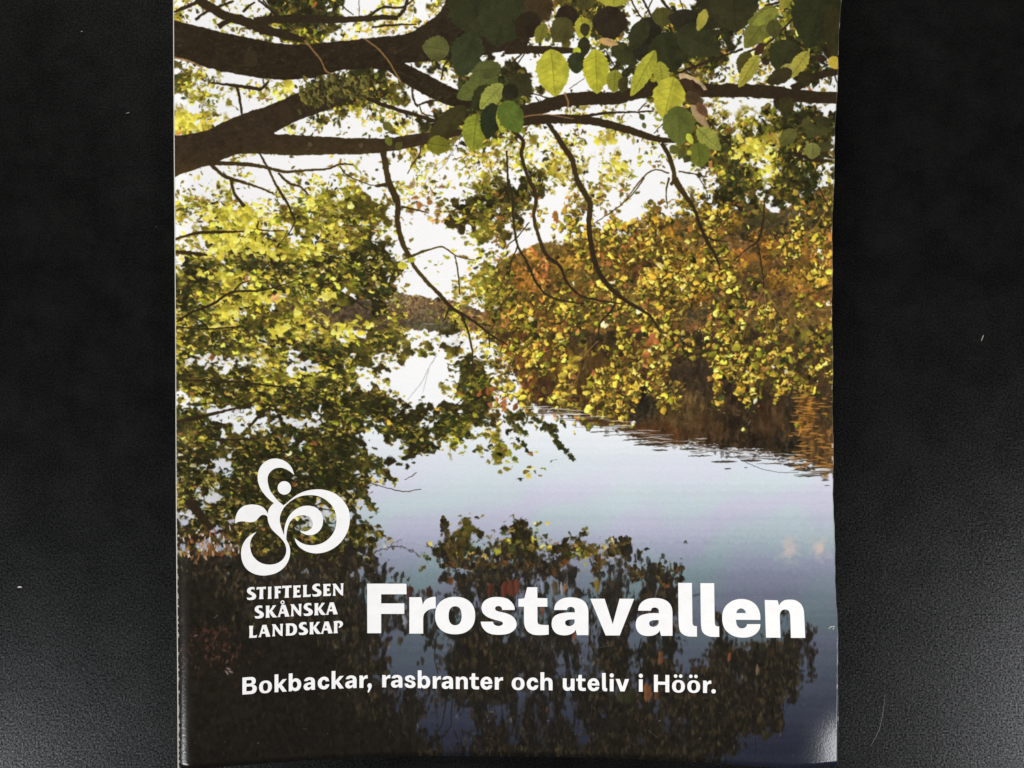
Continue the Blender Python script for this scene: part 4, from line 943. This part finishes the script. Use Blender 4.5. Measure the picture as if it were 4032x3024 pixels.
def mat_lint(col):
    m, N, L, P = new_mat('lint_fibre')
    n = N.new('ShaderNodeTexNoise'); n.inputs['Scale'].default_value = 900
    c = N.new('ShaderNodeValToRGB')
    c.color_ramp.elements[0].color = (col[0] * .7, col[1] * .7, col[2] * .7, 1); c.color_ramp.elements[1].color = (*col, 1)
    L.new(n.outputs[0], c.inputs[0]); L.new(c.outputs[0], P.inputs['Base Color'])
    P.inputs['Roughness'].default_value = 0.8
    return m

# ------------------------------------------------------------------ helpers
def link(name, mesh, mat, parent=None):
    o = bpy.data.objects.new(name, mesh)
    COL.objects.link(o)
    if mat: mesh.materials.append(mat)
    if parent: o.parent = parent
    return o

def bm_mesh(bm, name, smooth=True):
    me = bpy.data.meshes.new(name)
    bm.normal_update(); bm.to_mesh(me); bm.free()
    if smooth:
        for p in me.polygons: p.use_smooth = True
    return me

# ------------------------------------------------------------------ the table
def build_table():
    bm = bmesh.new()
    bmesh.ops.create_cube(bm, size=1)
    bmesh.ops.scale(bm, vec=(0.62, 0.50, 0.022), verts=bm.verts)
    bmesh.ops.translate(bm, vec=(0, 0.01, -0.011), verts=bm.verts)
    bmesh.ops.bevel(bm, geom=bm.edges[:], offset=0.0025, segments=3, affect='EDGES')
    o = link('table_top', bm_mesh(bm, 'table_top', False), mat_table())
    o['kind'] = 'structure'
    return o
build_table()

# ------------------------------------------------------------------ the brochure
root = bpy.data.objects.new('brochure', None)
root.empty_display_size = 0.05
COL.objects.link(root)
root['label'] = 'glossy brochure with autumn lake photograph lying curled on the black table'
root['category'] = 'brochure'

def grid_xy(nx, ny, inset=(0, 0, 0, 0)):
    a = np.linspace(0, 1, nx + 1)
    # finer columns at the fold and along the right edge
    X = PX0 + inset[0] + a * (PW - inset[0] - inset[1])
    Y = PY0 + inset[2] + np.linspace(0, 1, ny + 1) * (PH - inset[2] - inset[3])
    return X, Y

def sheet_mesh(name, nx, ny, dz, thick, inset=(0, 0, 0, 0), uv=False, ripple=0.0):
    X, Y = grid_xy(nx, ny, inset)
    if uv:
        X = np.concatenate([PX0 + np.array([0, .35, .8, 1.3, 1.9, 2.6, 3.4, 4.3]), np.linspace(PX0 + 5.4, PX1 - 5, nx - 16), PX1 - np.array([4.2, 3.4, 2.7, 2.0, 1.4, .8, .35, 0])])
    XX, YY = np.meshgrid(X, Y)
    lift = dz + ripple * np.sin(YY * .09 + dz * 9) * np.clip((XX - 20) / 50, 0, 1)
    # trimmed edge is never quite straight
    edge = np.zeros_like(XX)
    edge[:, -1] = 0.10 * np.sin(YY[:, -1] * .31 + dz * 7) + 0.05 * np.sin(YY[:, -1] * 1.3)
    x, y, z = sheet_point(XX + edge, YY, 0)
    z = z + lift
    ny1, nx1 = XX.shape
    top = np.stack([x, y, z], -1).reshape(-1, 3) * MM
    bot = np.stack([x, y, z - thick], -1).reshape(-1, 3) * MM
    idx = np.arange(ny1 * nx1).reshape(ny1, nx1)
    q = np.stack([idx[:-1, :-1], idx[:-1, 1:], idx[1:, 1:], idx[1:, :-1]], -1).reshape(-1, 4)
    n = ny1 * nx1
    ring = np.concatenate([idx[0, :], idx[1:, -1], idx[-1, -2::-1], idx[-2:0:-1, 0]])
    side = np.stack([ring, ring + n, np.roll(ring, -1) + n, np.roll(ring, -1)], -1)
    faces = np.vstack([q, q[:, ::-1] + n, side])
    me = bpy.data.meshes.new(name)
    me.from_pydata(np.vstack([top, bot]).tolist(), [], faces.tolist())
    me.polygons.foreach_set('use_smooth', [True] * (2 * len(q)) + [False] * len(side))
    if uv:
        l = me.uv_layers.new(name='sheet')
        u = (XX - PX0) / PW; v = (YY - PY0) / PH
        uvv = np.stack([u, v], -1).reshape(-1, 2); uvv = np.vstack([uvv, uvv])
        li = np.zeros(len(me.loops), np.int32); me.loops.foreach_get('vertex_index', li)
        l.data.foreach_set('uv', uvv[li].ravel().astype(np.float32))
    me.update()
    return me

M_PRINT = mat_print(); M_WHITE = mat_white_print(); M_PAGE = mat_page()
cover_me = sheet_mesh('cover', 150, 150, 0.0, 0.16, uv=True)
cover = link('cover', cover_me, M_PRINT, root)
cover_me.materials.append(M_PAGE)
# underside and cut edges are bare paper
mi = np.zeros(len(cover_me.polygons), np.int32)
for i, p in enumerate(cover_me.polygons):
    if p.normal.z < 0.3: mi[i] = 1
cover_me.polygons.foreach_set('material_index', mi)
for k in range(4):
    link('inner_page', sheet_mesh('inner_page', 60, 60, -0.20 - 0.17 * k, 0.12, (0.7 + .05 * k, 0.25 + 0.12 * ((k * 7) % 3), 0.22 + .08 * k, 0.3), ripple=0.0), M_PAGE, root)
link('back_cover', sheet_mesh('back_cover', 60, 60, -0.92, 0.16, (0.5, 0.3, 0.3, 0.3)), M_PAGE, root)
# rounded fold that joins front and back cover
def spine_mesh():
    ys = np.linspace(PY0, PY1, 121); a = np.linspace(math.pi / 2, 3 * math.pi / 2, 9)
    V_ = []; F_ = []
    for y in ys:
        for t in a:
            X = PX0 + 0.02 + 0.40 * math.cos(t); zz = -0.54 + 0.50 * math.sin(t)
            x, yy, z = sheet_point(np.float64(PX0), np.float64(y))
            V_.append(((x + 0.06 + 0.36 * math.cos(t)) * MM, yy * MM, (z + zz) * MM))
    for i in range(120):
        for j in range(8):
            p = i * 9 + j
            F_.append((p, p + 1, p + 10, p + 9))
    me = bpy.data.meshes.new('spine'); me.from_pydata(V_, [], F_)
    for p in me.polygons: p.use_smooth = True
    return me
link('spine', spine_mesh(), M_PAGE, root)

# ------------------------------------------------------------------ lettering and emblem, left white in the print
def ell(cx_, cy_, rx, ry, n=28, e=2.0):
    t = np.linspace(0, 2 * math.pi, n, endpoint=False)
    c, s = np.cos(t), np.sin(t)
    return np.stack([cx_ + rx * np.sign(c) * np.abs(c) ** (2 / e), cy_ + ry * np.sign(s) * np.abs(s) ** (2 / e)], 1)

def densify(P, step):
    P = np.asarray(P, float); out = []
    for a, b in zip(P, np.roll(P, -1, 0)):
        n = max(1, int(np.linalg.norm(b - a) / step))
        for k in range(n): out.append(a + (b - a) * k / n)
    return np.array(out)

def soft(pts, closed=True, corner=52):
    """smooth an outline but keep its sharp corners"""
    P = np.asarray(pts, float); n = len(P)
    sharp = []
    for i in range(n):
        a = P[i] - P[i - 1]; b = P[(i + 1) % n] - P[i]
        ang = abs(math.degrees(math.atan2(a[0] * b[1] - a[1] * b[0], a @ b)))
        sharp.append(ang > corner)
    out = []
    for i in range(n):
        p1, p2 = P[i], P[(i + 1) % n]
        d = p2 - p1; L = np.linalg.norm(d)
        t1 = d if sharp[i] else (p2 - P[i - 1]) / 2
        t2 = d if sharp[(i + 1) % n] else (P[(i + 2) % n] - p1) / 2
        for t in (t1, t2):
            m = np.linalg.norm(t)
            if m > L * 1.1: t *= L * 1.1 / m
        for k in range(4):
            u = k / 4; h = (2 * u ** 3 - 3 * u ** 2 + 1, u ** 3 - 2 * u ** 2 + u, -2 * u ** 3 + 3 * u ** 2, u ** 3 - u ** 2)
            out.append(h[0] * p1 + h[1] * t1 + h[2] * p2 + h[3] * t2)
    return np.array(out)

INK = 0.035
def flat_print(name, loops, step=26.0):
    """one white shape on the cover from outlines in trace units"""
    bm = bmesh.new(); edges = []
    for lp in loops:
        P = densify(lp, step)
        X, Y = trace_to_sheet(P[:, 0], P[:, 1])
        vs = [bm.verts.new((X[i], Y[i], 0)) for i in range(len(P))]
        for i in range(len(vs)): edges.append(bm.edges.new((vs[i], vs[(i + 1) % len(vs)])))
    bmesh.ops.triangle_fill(bm, use_beauty=True, use_dissolve=False, edges=edges, normal=(0, 0, 1))
    for v in bm.verts:
        x, y, z = sheet_point(np.float64(v.co.x), np.float64(v.co.y), INK)
        v.co = (x * MM, y * MM, z * MM)
    bm.normal_update()
    for f in bm.faces:
        if f.normal.z < 0: f.normal_flip()
    return link(name, bm_mesh(bm, name), M_WHITE, cover)

def frame(ox, oy, sc, pts): return np.array([(ox + x / sc, oy + y / sc) for x, y in pts], float)

# title
T = 2212 / 600.0
t1 = lambda p: frame(1420, 2270, T, p)
t2 = lambda p: frame(2000, 2270, T, p)
t3 = lambda p: frame(2600, 2270, T, p)
flat_print('printed_letter', [t1([(95, 103), (665, 103), (667, 257), (298, 257), (298, 390), (634, 390), (634, 542), (298, 542), (298, 822), (97, 822)])])
flat_print('printed_letter', [soft(t1([(707, 300), (880, 300), (893, 350), (902, 412), (918, 372), (950, 335), (1000, 308), (1050, 295), (1088, 293), (1092, 462), (1040, 467), (985, 485), (940, 520), (915, 560), (908, 610), (908, 828), (707, 828)]))])
flat_print('printed_letter', [t1(ell(1372, 566, 291, 272, 48, 2.25)), t1(ell(1372, 569, 95, 138, 36, 2.35))])
flat_print('printed_letter', [soft(t1([(1980, 297), (2060, 303), (2138, 327), (2198, 380), (2233, 440), (2236, 485), (2056, 485), (2050, 460), (2035, 438), (2005, 428), (1975, 432), (1952, 452), (1954, 478), (1975, 497), (2020, 512), (2080, 525), (2138, 542), (2200, 575), (2245, 625), (2265, 690), (2250, 750),
                                       (2200, 800), (2138, 830), (2060, 843), (1980, 845), (1900, 835), (1830, 805), (1780, 755), (1752, 700), (1744, 655), (1920, 655), (1930, 685), (1960, 710), (2005, 718), (2045, 708), (2066, 688), (2060, 664), (2030, 648), (1980, 635), (1900, 612), (1830, 580), (1780, 535), (1757, 480), (1757, 430), (1780, 375), (1830, 330), (1900, 303)]))])
flat_print('printed_letter', [soft(t2([(280, 155), (425, 155), (428, 312), (572, 315), (573, 438), (428, 438), (429, 650), (440, 685), (470, 698), (530, 703), (590, 703), (592, 840), (540, 847), (440, 850), (360, 840), (290, 800), (250, 740), (235, 660), (232, 437), (152, 437), (152, 327), (238, 316)]))])
A_OUT = [(670, 485), (674, 450), (692, 400), (730, 355), (790, 320), (860, 305), (940, 303), (1030, 318), (1100, 355), (1145, 410), (1165, 480), (1168, 560), (1168, 850), (1003, 850), (992, 810), (983, 768), (965, 800), (920, 832), (860, 850), (790, 852), (720, 835), (670, 795), (640, 735), (635, 670), (650, 610), (690, 565), (750, 540), (830, 525), (900, 520),
         (970, 522), (970, 485), (960, 460), (930, 442), (900, 440), (870, 452), (855, 485)]
A_IN = [(968, 622), (968, 660), (950, 695), (915, 715), (880, 720), (845, 705), (830, 675), (838, 645), (870, 628), (920, 622)]
flat_print('printed_letter', [soft(t2(A_OUT)), soft(t2(A_IN))])
flat_print('printed_letter', [t2([(1195, 322), (1403, 322), (1521, 692), (1620, 322), (1832, 322), (1622, 855), (1418, 855)])])
sh = lambda P, dx, dy: [(x + dx, y + dy) for x, y in P]
flat_print('printed_letter', [soft(t2(sh(A_OUT, 1220, 10))), soft(t2(sh(A_IN, 1220, 10)))])
L_OUT = [(258, 92), (458, 92), (466, 640), (470, 690), (490, 715), (530, 720), (532, 872), (470, 872), (400, 868), (330, 840), (285, 790), (270, 720), (265, 640)]
flat_print('printed_letter', [soft(t3(L_OUT))])
flat_print('printed_letter', [soft(t3(sh(L_OUT, 323, 4)))])
flat_print('printed_letter', [soft(t3([(1450, 630), (1452, 590), (1445, 530), (1415, 450), (1360, 385), (1280, 342), (1180, 325), (1080, 340), (1000, 380), (940, 440), (905, 520), (898, 610), (910, 700), (950, 780), (1020, 840), (1100, 875), (1200, 887), (1300, 875), (1380, 835), (1430, 780), (1450, 725), (1450, 690), (1260, 690), (1250, 720), (1220, 745), (1180, 752), (1140, 740), (1112, 705), (1100, 660), (1098, 627)])),
                              soft(t3([(1102, 530), (1115, 495), (1140, 470), (1170, 462), (1205, 472), (1232, 500), (1242, 530)]))])
flat_print('printed_letter', [soft(t3([(1515, 340), (1700, 345), (1712, 380), (1722, 422), (1750, 380), (1800, 345), (1870, 335), (1950, 342), (2020, 380), (2065, 440), (2085, 520), (2103, 890), (1895, 890), (1885, 570), (1870, 510), (1845, 485), (1810, 477), (1775, 485), (1745, 515), (1733, 560), (1745, 888), (1533, 886)]))])

# tagline: glyph outlines in trace units, baseline at 0, y up
def ring(w, xh, rx, ry): return [ell(w / 2, xh / 2, w / 2, xh / 2 + 1, 36, 2.25), ell(w / 2, xh / 2, rx, ry, 28, 2.3)]
S_ = soft
GL = {
    'o': lambda: ring(50.5, 48, 10.3, 16.2),
    'ö': lambda: ring(50.5, 48, 10.3, 16.2) + [ell(14, 64.3, 6.9, 6.9, 18), ell(34, 64.3, 6.9, 6.9, 18)],
    'c': lambda: [S_([(44.5, 31), (42, 40), (35, 47), (24, 49.5), (12, 46), (3, 37), (0, 24.5), (3, 11), (12, 2.5), (24, -0.7), (35, 2), (43, 10), (45.3, 19), (31.5, 19), (29, 13.5), (24, 12.3), (18, 15), (15, 24), (18, 34), (24, 37.7), (29, 35.5), (31.5, 31)])],
    'h': lambda: [S_([(0, 0), (0, 70.7), (15, 70.7), (15, 43), (20, 48), (28, 49.5), (38, 47.5), (45, 41), (47.4, 31), (47.4, 0), (32.7, 0), (32.3, 29), (30, 36), (24.5, 38.5), (18.5, 36), (15.5, 29), (15.2, 0)])],
    'n': lambda: [S_([(0, 0), (0, 48), (13.5, 48), (15, 42), (20, 47.5), (28, 49.5), (38, 47.5), (45, 41), (46.8, 31), (46.8, 0), (32.3, 0), (32, 29), (30, 36), (24.5, 38.5), (18.5, 36), (15.5, 29), (15.2, 0)])],
    'u': lambda: [S_([(0, 48), (15, 48), (15, 21), (16.5, 14), (21, 11.5), (27, 13.5), (31, 20), (31, 47.5), (46, 47.5), (46, 0), (33, 0), (31.5, 6), (26, 0.5), (17, -1), (7, 2), (1, 10), (0, 20)])],
    'r': lambda: [S_([(0, 0), (0, 48.5), (13, 48.5), (15.5, 40), (20, 46), (26, 49), (32, 49), (32.5, 36.5), (24, 36), (18, 32), (16, 25), (15.5, 0)])],
    't': lambda: [S_([(9.5, 62.7), (22, 62.7), (22.5, 48), (36, 48), (36, 38), (22, 38), (22, 17), (23.5, 13), (28, 11.7), (37.5, 11.5), (37.5, 0.5), (28, -0.5), (17, 0.5), (10, 6), (7.5, 15), (7.5, 38), (0, 38), (0, 47.5), (7.5, 48)])],
    'e': lambda: [S_([(46.5, 21.5), (46, 31), (42, 41), (34, 48), (24, 50.3), (13, 47.5), (4, 39), (0, 25.5), (3, 11.5), (11, 2.5), (23, -0.8), (36, 2), (44, 8.5), (46, 16.5), (32.5, 16.5), (29, 12), (24, 11), (17.5, 14.5), (14.8, 21.5)]), S_([(15, 30), (18, 36.5), (23.5, 39.2), (29.5, 37), (32.5, 30)])],
    'l': lambda: [S_([(0, 71.5), (14.5, 71.5), (15, 17), (16, 12.5), (20.5, 11.5), (20.5, 0), (13, -0.3), (6, 1.5), (2, 6.5), (0.8, 15)])],
    'i': lambda: [np.array([(0, 0), (15, 0), (15, 48.5), (0, 48.5)], float), ell(7.6, 62.5, 8.3, 8.3, 20)],
    'v': lambda: [np.array([(0, 49), (16, 49), (27, 17.5), (37, 49), (53, 49), (35.5, 0.5), (19, 0)], float)],
    'H': lambda: [np.array([(0, 0), (0, 68), (15.3, 68), (15.3, 41), (45, 41), (45, 68), (60.3, 68), (60.3, 0), (45, 0), (45, 29), (15.3, 29), (15.3, 0)], float)],
    '.': lambda: [ell(8.5, 7.2, 8.7, 8.7, 22)],
    ',': lambda: [S_([(0.5, 8), (3, 14.5), (9, 17.5), (15.5, 14.5), (17.5, 8), (16, 0), (6, -19.5), (0.8, -17.5), (5.5, -1), (1.5, 3)])],
    's': lambda: [S_([(41.7, 33), (40, 40), (34, 46.5), (23, 50), (12, 48), (4, 43), (2, 35.5), (5, 28.5), (13, 24), (22, 21.5), (27.5, 18.5), (28.5, 15), (26, 11.5), (20.5, 10.5), (15, 12.5), (13.5, 16.5), (0, 16.5), (2, 8.5), (9, 2), (20, -0.5), (32, 1), (40, 6.5), (43, 14.5), (41, 22), (34, 27.5), (23, 30.5), (16.5, 33), (16, 36.5), (19, 39.5), (23, 39.7), (27, 37.5), (28.5, 33)])],
    'a': lambda: [S_([(2, 36), (4, 42), (11, 48), (22, 50.2), (33, 48.5), (41, 43), (44, 34), (44.5, 0), (31, 0), (29, 6.5), (24, 1.5), (15, -0.8), (6, 1.5), (0.5, 8.5), (0, 17), (4, 24), (12, 28), (22, 30), (29, 30.5), (29.5, 34), (27.5, 38), (22.5, 39.5), (18, 38.5), (15.5, 36)]), S_([(29.5, 21), (29, 15.5), (25.5, 11.5), (20, 10), (15.5, 12), (15, 16.5), (18, 19.5), (24, 21)])],
    'b': lambda: [S_([(0, 0), (0, 70), (15, 70), (15, 43.5), (20, 48), (27, 49.5), (37, 47), (45.5, 38.5), (49, 25), (46, 11), (38, 2), (28, -0.8), (20, 0.5), (14.5, 5.5), (12.5, 0)]), S_([(15, 24.5), (17.5, 34), (24, 38), (31, 34), (34, 24.5), (31.5, 14.5), (24.5, 11), (18, 14.5)])],
    'k': lambda: [np.array([(0, 0), (0, 70), (15, 70), (15, 31), (32, 49), (48, 49.5), (28.5, 28), (48.5, 0), (31, 0), (18.5, 19), (15.2, 15.5), (15, 0)], float)],
    'B': lambda: [S_([(0, 0), (0, 67), (35, 67), (44, 65), (51, 58), (52.5, 48), (49, 40), (43, 36.5), (50, 33), (56, 25), (56, 16), (52, 7), (44, 1.5), (34, 0)]), S_([(15.5, 55.5), (32, 55.5), (36, 52.5), (37, 48), (35, 43.5), (31, 41.5), (15.5, 41.5)]), S_([(15.5, 30), (33, 30), (38, 27), (40, 21.5), (38, 15), (32.5, 12), (15.5, 12)])],
}
BASE = [(955, 2734.8), (1081, 2725.8), (1137, 2722), (1195, 2717.8), (1251, 2714.8), (1306, 2712.4), (1360, 2710), (1415, 2708.4), (1505, 2706), (1593, 2707.6), (1645, 2709.3), (1740, 2711.5), (1849, 2713.5), (1948, 2715), (2128, 2717.3), (2269, 2719.5), (2370, 2721), (2424, 2722), (2515, 2723), (2575, 2724.4), (2646, 2725.8), (2768, 2728), (2810, 2729)]
BX = np.array([b[0] for b in BASE]); BY = np.array([b[1] for b in BASE])
u1 = lambda x: 940 + x / 4.424
u2 = lambda x: 1440 + x / 3.95
u3 = lambda x: 2000 + x / 5.53
u4 = lambda x: 2400 + x / 4.9156
LINE = [('B', u1(65)), ('o', u1(355)), ('k', u1(625)), ('b', u1(872)), ('a', u1(1132)), ('c', u1(1378)), ('k', u1(1618)), ('a', u1(1857)), ('r', u1(2103)), (',', u2(25)),
        ('r', u2(257)), ('a', u2(395)), ('s', u2(605)), ('b', u2(810)), ('r', u2(1043)), ('a', u2(1183)), ('n', u2(1402)), ('t', u2(1615)), ('e', u2(1785)), ('r', u2(2008)),
        ('o', u3(82)), ('c', u3(410)), ('h', u3(708)), ('u', u3(1195)), ('t', u3(1487)), ('e', u3(1733)), ('l', u3(2047)), ('i', u4(5)), ('v', u4(118)), ('i', u4(568)), ('H', u4(860)), ('ö', u4(1210)), ('ö', u4(1505)), ('r', u4(1810)), ('.', u4(1972))]
def base_y(x): return float(np.interp(x, BX, BY))
for ch, x0 in LINE:
    loops = []
    for lp in GL[ch]():
        lp = np.asarray(lp, float)
        px = x0 + lp[:, 0]
        py = np.interp(px, BX, BY) - lp[:, 1]
        loops.append(np.stack([px, py], 1))
    flat_print('printed_letter', loops, 9.0)

# small flared capitals beside the title: outlines in 5.2667 units per trace unit, cap height 250
GN = {
    'S': [[(160, 255), (162, 195), (150, 210), (120, 218), (90, 208), (82, 190), (95, 168), (130, 148), (170, 120), (193, 85), (190, 45), (165, 12), (115, -5), (60, -5), (15, 3), (0, 55), (20, 45), (60, 42), (95, 48), (110, 65), (105, 85), (75, 105), (35, 130), (10, 160), (5, 195), (20, 230), (60, 258), (110, 263)]],
    'T': [[(0, 195), (8, 252), (100, 248), (198, 252), (195, 200), (150, 208), (142, 206), (138, 60), (147, 0), (53, 0), (65, 60), (68, 206), (40, 205)]],
    'I': [[(5, 250), (82, 250), (75, 200), (75, 50), (82, 0), (0, 0), (8, 50), (10, 200)]],
    'F': [[(0, 250), (142, 250), (136, 196), (104, 206), (78, 206), (78, 154), (126, 154), (126, 105), (78, 105), (78, 45), (86, 0), (0, 0), (8, 50), (8, 200)]],
    'E': [[(0, 250), (157, 250), (150, 194), (120, 206), (78, 206), (78, 154), (131, 156), (131, 100), (78, 103), (78, 45), (125, 42), (165, 56), (155, 0), (0, 0), (8, 50), (8, 200)]],
    'L': [[(0, 250), (85, 250), (78, 200), (78, 48), (120, 44), (166, 58), (155, 0), (0, 0), (8, 50), (8, 200)]],
    'N': [[(0, 250), (72, 250), (182, 95), (180, 205), (170, 250), (235, 250), (227, 205), (223, -6), (195, 4), (160, 30), (60, 160), (62, 50), (70, 0), (10, 0), (20, 50), (22, 205)]],
    'K': [[(5, 250), (85, 250), (78, 205), (78, 145), (135, 215), (150, 250), (220, 250), (135, 140), (190, 60), (243, 0), (165, 0), (130, 25), (78, 115), (78, 45), (86, 0), (0, 0), (8, 50), (8, 200)]],
    'A': [[(85, 250), (165, 250), (250, 0), (155, 0), (157, 20), (143, 68), (70, 68), (55, 20), (62, 0), (0, 0), (22, 40)], [(85, 110), (135, 110), (112, 182)]],
    'D': [[(0, 250), (100, 252), (170, 240), (218, 200), (235, 140), (228, 70), (190, 20), (130, 0), (0, 0), (8, 50), (8, 200)], [(78, 207), (120, 202), (150, 175), (160, 130), (150, 75), (120, 45), (78, 42)]],
    'P': [[(0, 250), (100, 255), (160, 245), (190, 210), (192, 170), (165, 130), (125, 110), (105, 110), (112, 135), (130, 152), (132, 182), (115, 208), (78, 211), (78, 50), (86, 0), (0, 0), (8, 50), (8, 200)]],
}
NL = [('S', 115, 432), ('T', 315, 418), ('I', 548, 411), ('F', 688, 402), ('T', 845, 391), ('E', 1075, 385), ('L', 1278, 374), ('S', 1470, 362), ('E', 1697, 354), ('N', 1888, 348),
      ('S', 275, 815), ('K', 505, 803), ('A', 750, 788), ('N', 1018, 774), ('S', 1290, 762), ('K', 1515, 752), ('A', 1752, 740),
      ('L', 163, 1221), ('A', 355, 1205), ('N', 633, 1188), ('D', 922, 1174), ('S', 1190, 1158), ('K', 1415, 1146), ('A', 1645, 1136), ('P', 1915, 1124)]
for ch, x0, y0 in NL:
    k = -0.048
    loops = []
    for lp in GN[ch]:
        P = soft(lp, corner=38 if ch != 'S' else 60)
        loops.append(np.array([(950 + (x0 + x) / 5.2667, 2280 + (y0 - y + k * x) / 5.2667) for x, y in P]))
    flat_print('printed_letter', loops, 12.0)
flat_print('printed_letter_ring', [frame(950, 2280, 5.2667, ell(857, 483, 42, 42, 26)), frame(950, 2280, 5.2667, ell(857, 483, 21, 19, 20))], 12.0)

# emblem
e1 = lambda p: frame(900, 1780, 1725 / 520.0, p)
EMB = [(858, 298), (830, 215), (780, 150), (710, 105), (630, 85), (550, 92), (480, 125), (425, 180), (390, 250), (380, 330), (392, 410), (425, 490), (475, 560), (540, 625), (592, 665), (548, 710), (520, 765), (510, 815), (511, 870), (525, 930), (560, 1000), (610, 1055), (670, 1110), (720, 1170), (745, 1220), (755, 1280), (745, 1340), (710, 1400), (650, 1445), (580, 1466), (500, 1468), (420, 1445), (350, 1395), (305, 1330), (284, 1250), (283, 1190), (300, 1130), (330, 1085), (366, 1042),
       (300, 1075), (235, 1130), (190, 1200), (168, 1270), (165, 1350), (180, 1430), (215, 1500), (270, 1555), (350, 1595), (440, 1612), (530, 1605), (620, 1580), (700, 1530), (760, 1460), (795, 1380), (806, 1300), (795, 1225), (775, 1180), (757, 1145), (755, 1105), (760, 1050), (775, 980), (805, 910), (850, 865), (910, 835), (975, 825), (1030, 835), (1070, 860), (1095, 905), (1100, 950), (1085, 990), (1050, 1020), (1010, 1035), (965, 1033), (930, 1022),
       (960, 1055), (1010, 1078), (1060, 1085), (1120, 1075), (1180, 1035), (1220, 975), (1235, 900), (1225, 830), (1190, 770), (1140, 725), (1070, 703), (1000, 702), (930, 720), (860, 760), (805, 815), (765, 880), (740, 950), (728, 1020), (727, 1085), (712, 1050), (690, 990), (672, 920), (670, 860), (685, 800), (715, 740), (760, 685), (820, 635), (890, 595), (970, 570), (1060, 562), (1150, 570), (1240, 605), (1320, 665), (1375, 740), (1405, 830), (1408, 920), (1390, 1010), (1345, 1090), (1280, 1155), (1200, 1198), (1110, 1216), (1030, 1212), (960, 1190), (905, 1155), (862, 1122),
       (880, 1180), (920, 1235), (980, 1280), (1060, 1312), (1150, 1323), (1250, 1310), (1350, 1270), (1440, 1205), (1510, 1120), (1560, 1020), (1583, 910), (1580, 800), (1550, 710), (1495, 630), (1420, 560), (1330, 515), (1230, 490), (1140, 487), (1040, 500), (950, 530), (870, 575), (800, 630), (755, 670), (715, 695), (680, 665), (640, 630), (590, 570), (545, 505), (520, 430), (510, 360), (520, 300), (555, 250), (605, 215), (665, 203), (725, 212), (790, 245)]
flat_print('emblem_scroll', [soft(e1(EMB), corner=60)])
flat_print('emblem_leaf', [soft(e1([(509, 808), (495, 770), (455, 725), (400, 697), (330, 685), (260, 688), (190, 710), (135, 755), (105, 810), (90, 870), (86, 932), (130, 910), (190, 905), (250, 913), (310, 915), (360, 895), (395, 855), (430, 825), (470, 820), (500, 835), (509, 848)]), corner=60)])
flat_print('emblem_dot', [e1(ell(729, 468, 88, 88, 40))])

# ------------------------------------------------------------------ bits of dust on the table
def table_xy(px, py): return (px - 2016) * CAM_H / F_PX, (1512 - py) * CAM_H / F_PX
def lint(name, label, px, py, pts, r, col):
    x, y = table_xy(px, py)
    bm = bmesh.new(); rings = []
    P = catmull(np.array(pts, float), 5) if len(pts) > 2 else np.array(pts, float)
    for i, p in enumerate(P):
        rr = r * (0.45 + 0.55 * math.sin(math.pi * (i + .6) / (len(P) + .2)))
        d = P[min(i + 1, len(P) - 1)] - P[max(i - 1, 0)]; d = d / (np.linalg.norm(d) + 1e-9); n = np.array([-d[1], d[0]])
        ring_ = []
        for k in range(6):
            a = k * math.pi / 3
            ring_.append(bm.verts.new(((p[0] + n[0] * rr * math.cos(a)) * MM, (p[1] + n[1] * rr * math.cos(a)) * MM, (r * 0.9 + rr * math.sin(a) * .8) * MM)))
        rings.append(ring_)
    for a, b in zip(rings[:-1], rings[1:]):
        for k in range(6): bm.faces.new((a[k], a[(k + 1) % 6], b[(k + 1) % 6], b[k]))
    bm.faces.new(rings[0][::-1]); bm.faces.new(rings[-1])
    bmesh.ops.recalc_face_normals(bm, faces=bm.faces)
    o = link(name, bm_mesh(bm, name), mat_lint(col))
    o.location = (x * MM, y * MM, 0)
    o['label'] = label; o['category'] = 'lint'; o['group'] = 'lint on the table'
lint('lint_speck', 'bright pale speck of lint on black table near the left frame edge', 80, 2312, [(-.5, 0), (0, .08), (.45, -.03)], 0.20, (0.62, 0.60, 0.54))
lint('lint_speck', 'tiny pale fleck of lint on black table right of brochure middle', 3868, 1330, [(-.3, -.8), (0, 0), (.25, .6)], 0.10, (0.42, 0.38, 0.33))
lint('lint_speck', 'faint grey fleck of lint on black table upper left', 503, 447, [(-.4, 0), (.1, .1), (.5, .2)], 0.12, (0.20, 0.20, 0.19))
lint('lint_speck', 'small round lint dot on black table nearest the top left corner', 323, 125, [(-.15, 0), (.15, .03)], 0.13, (0.34, 0.33, 0.31))
lint('lint_fibre', 'thin curved fibre on black table right of brochure bottom corner', 3445, 2850, [(2.4, 7.0), (1.9, 3.0), (.9, -1.5), (-1.2, -5.5)], 0.06, (0.20, 0.20, 0.20))
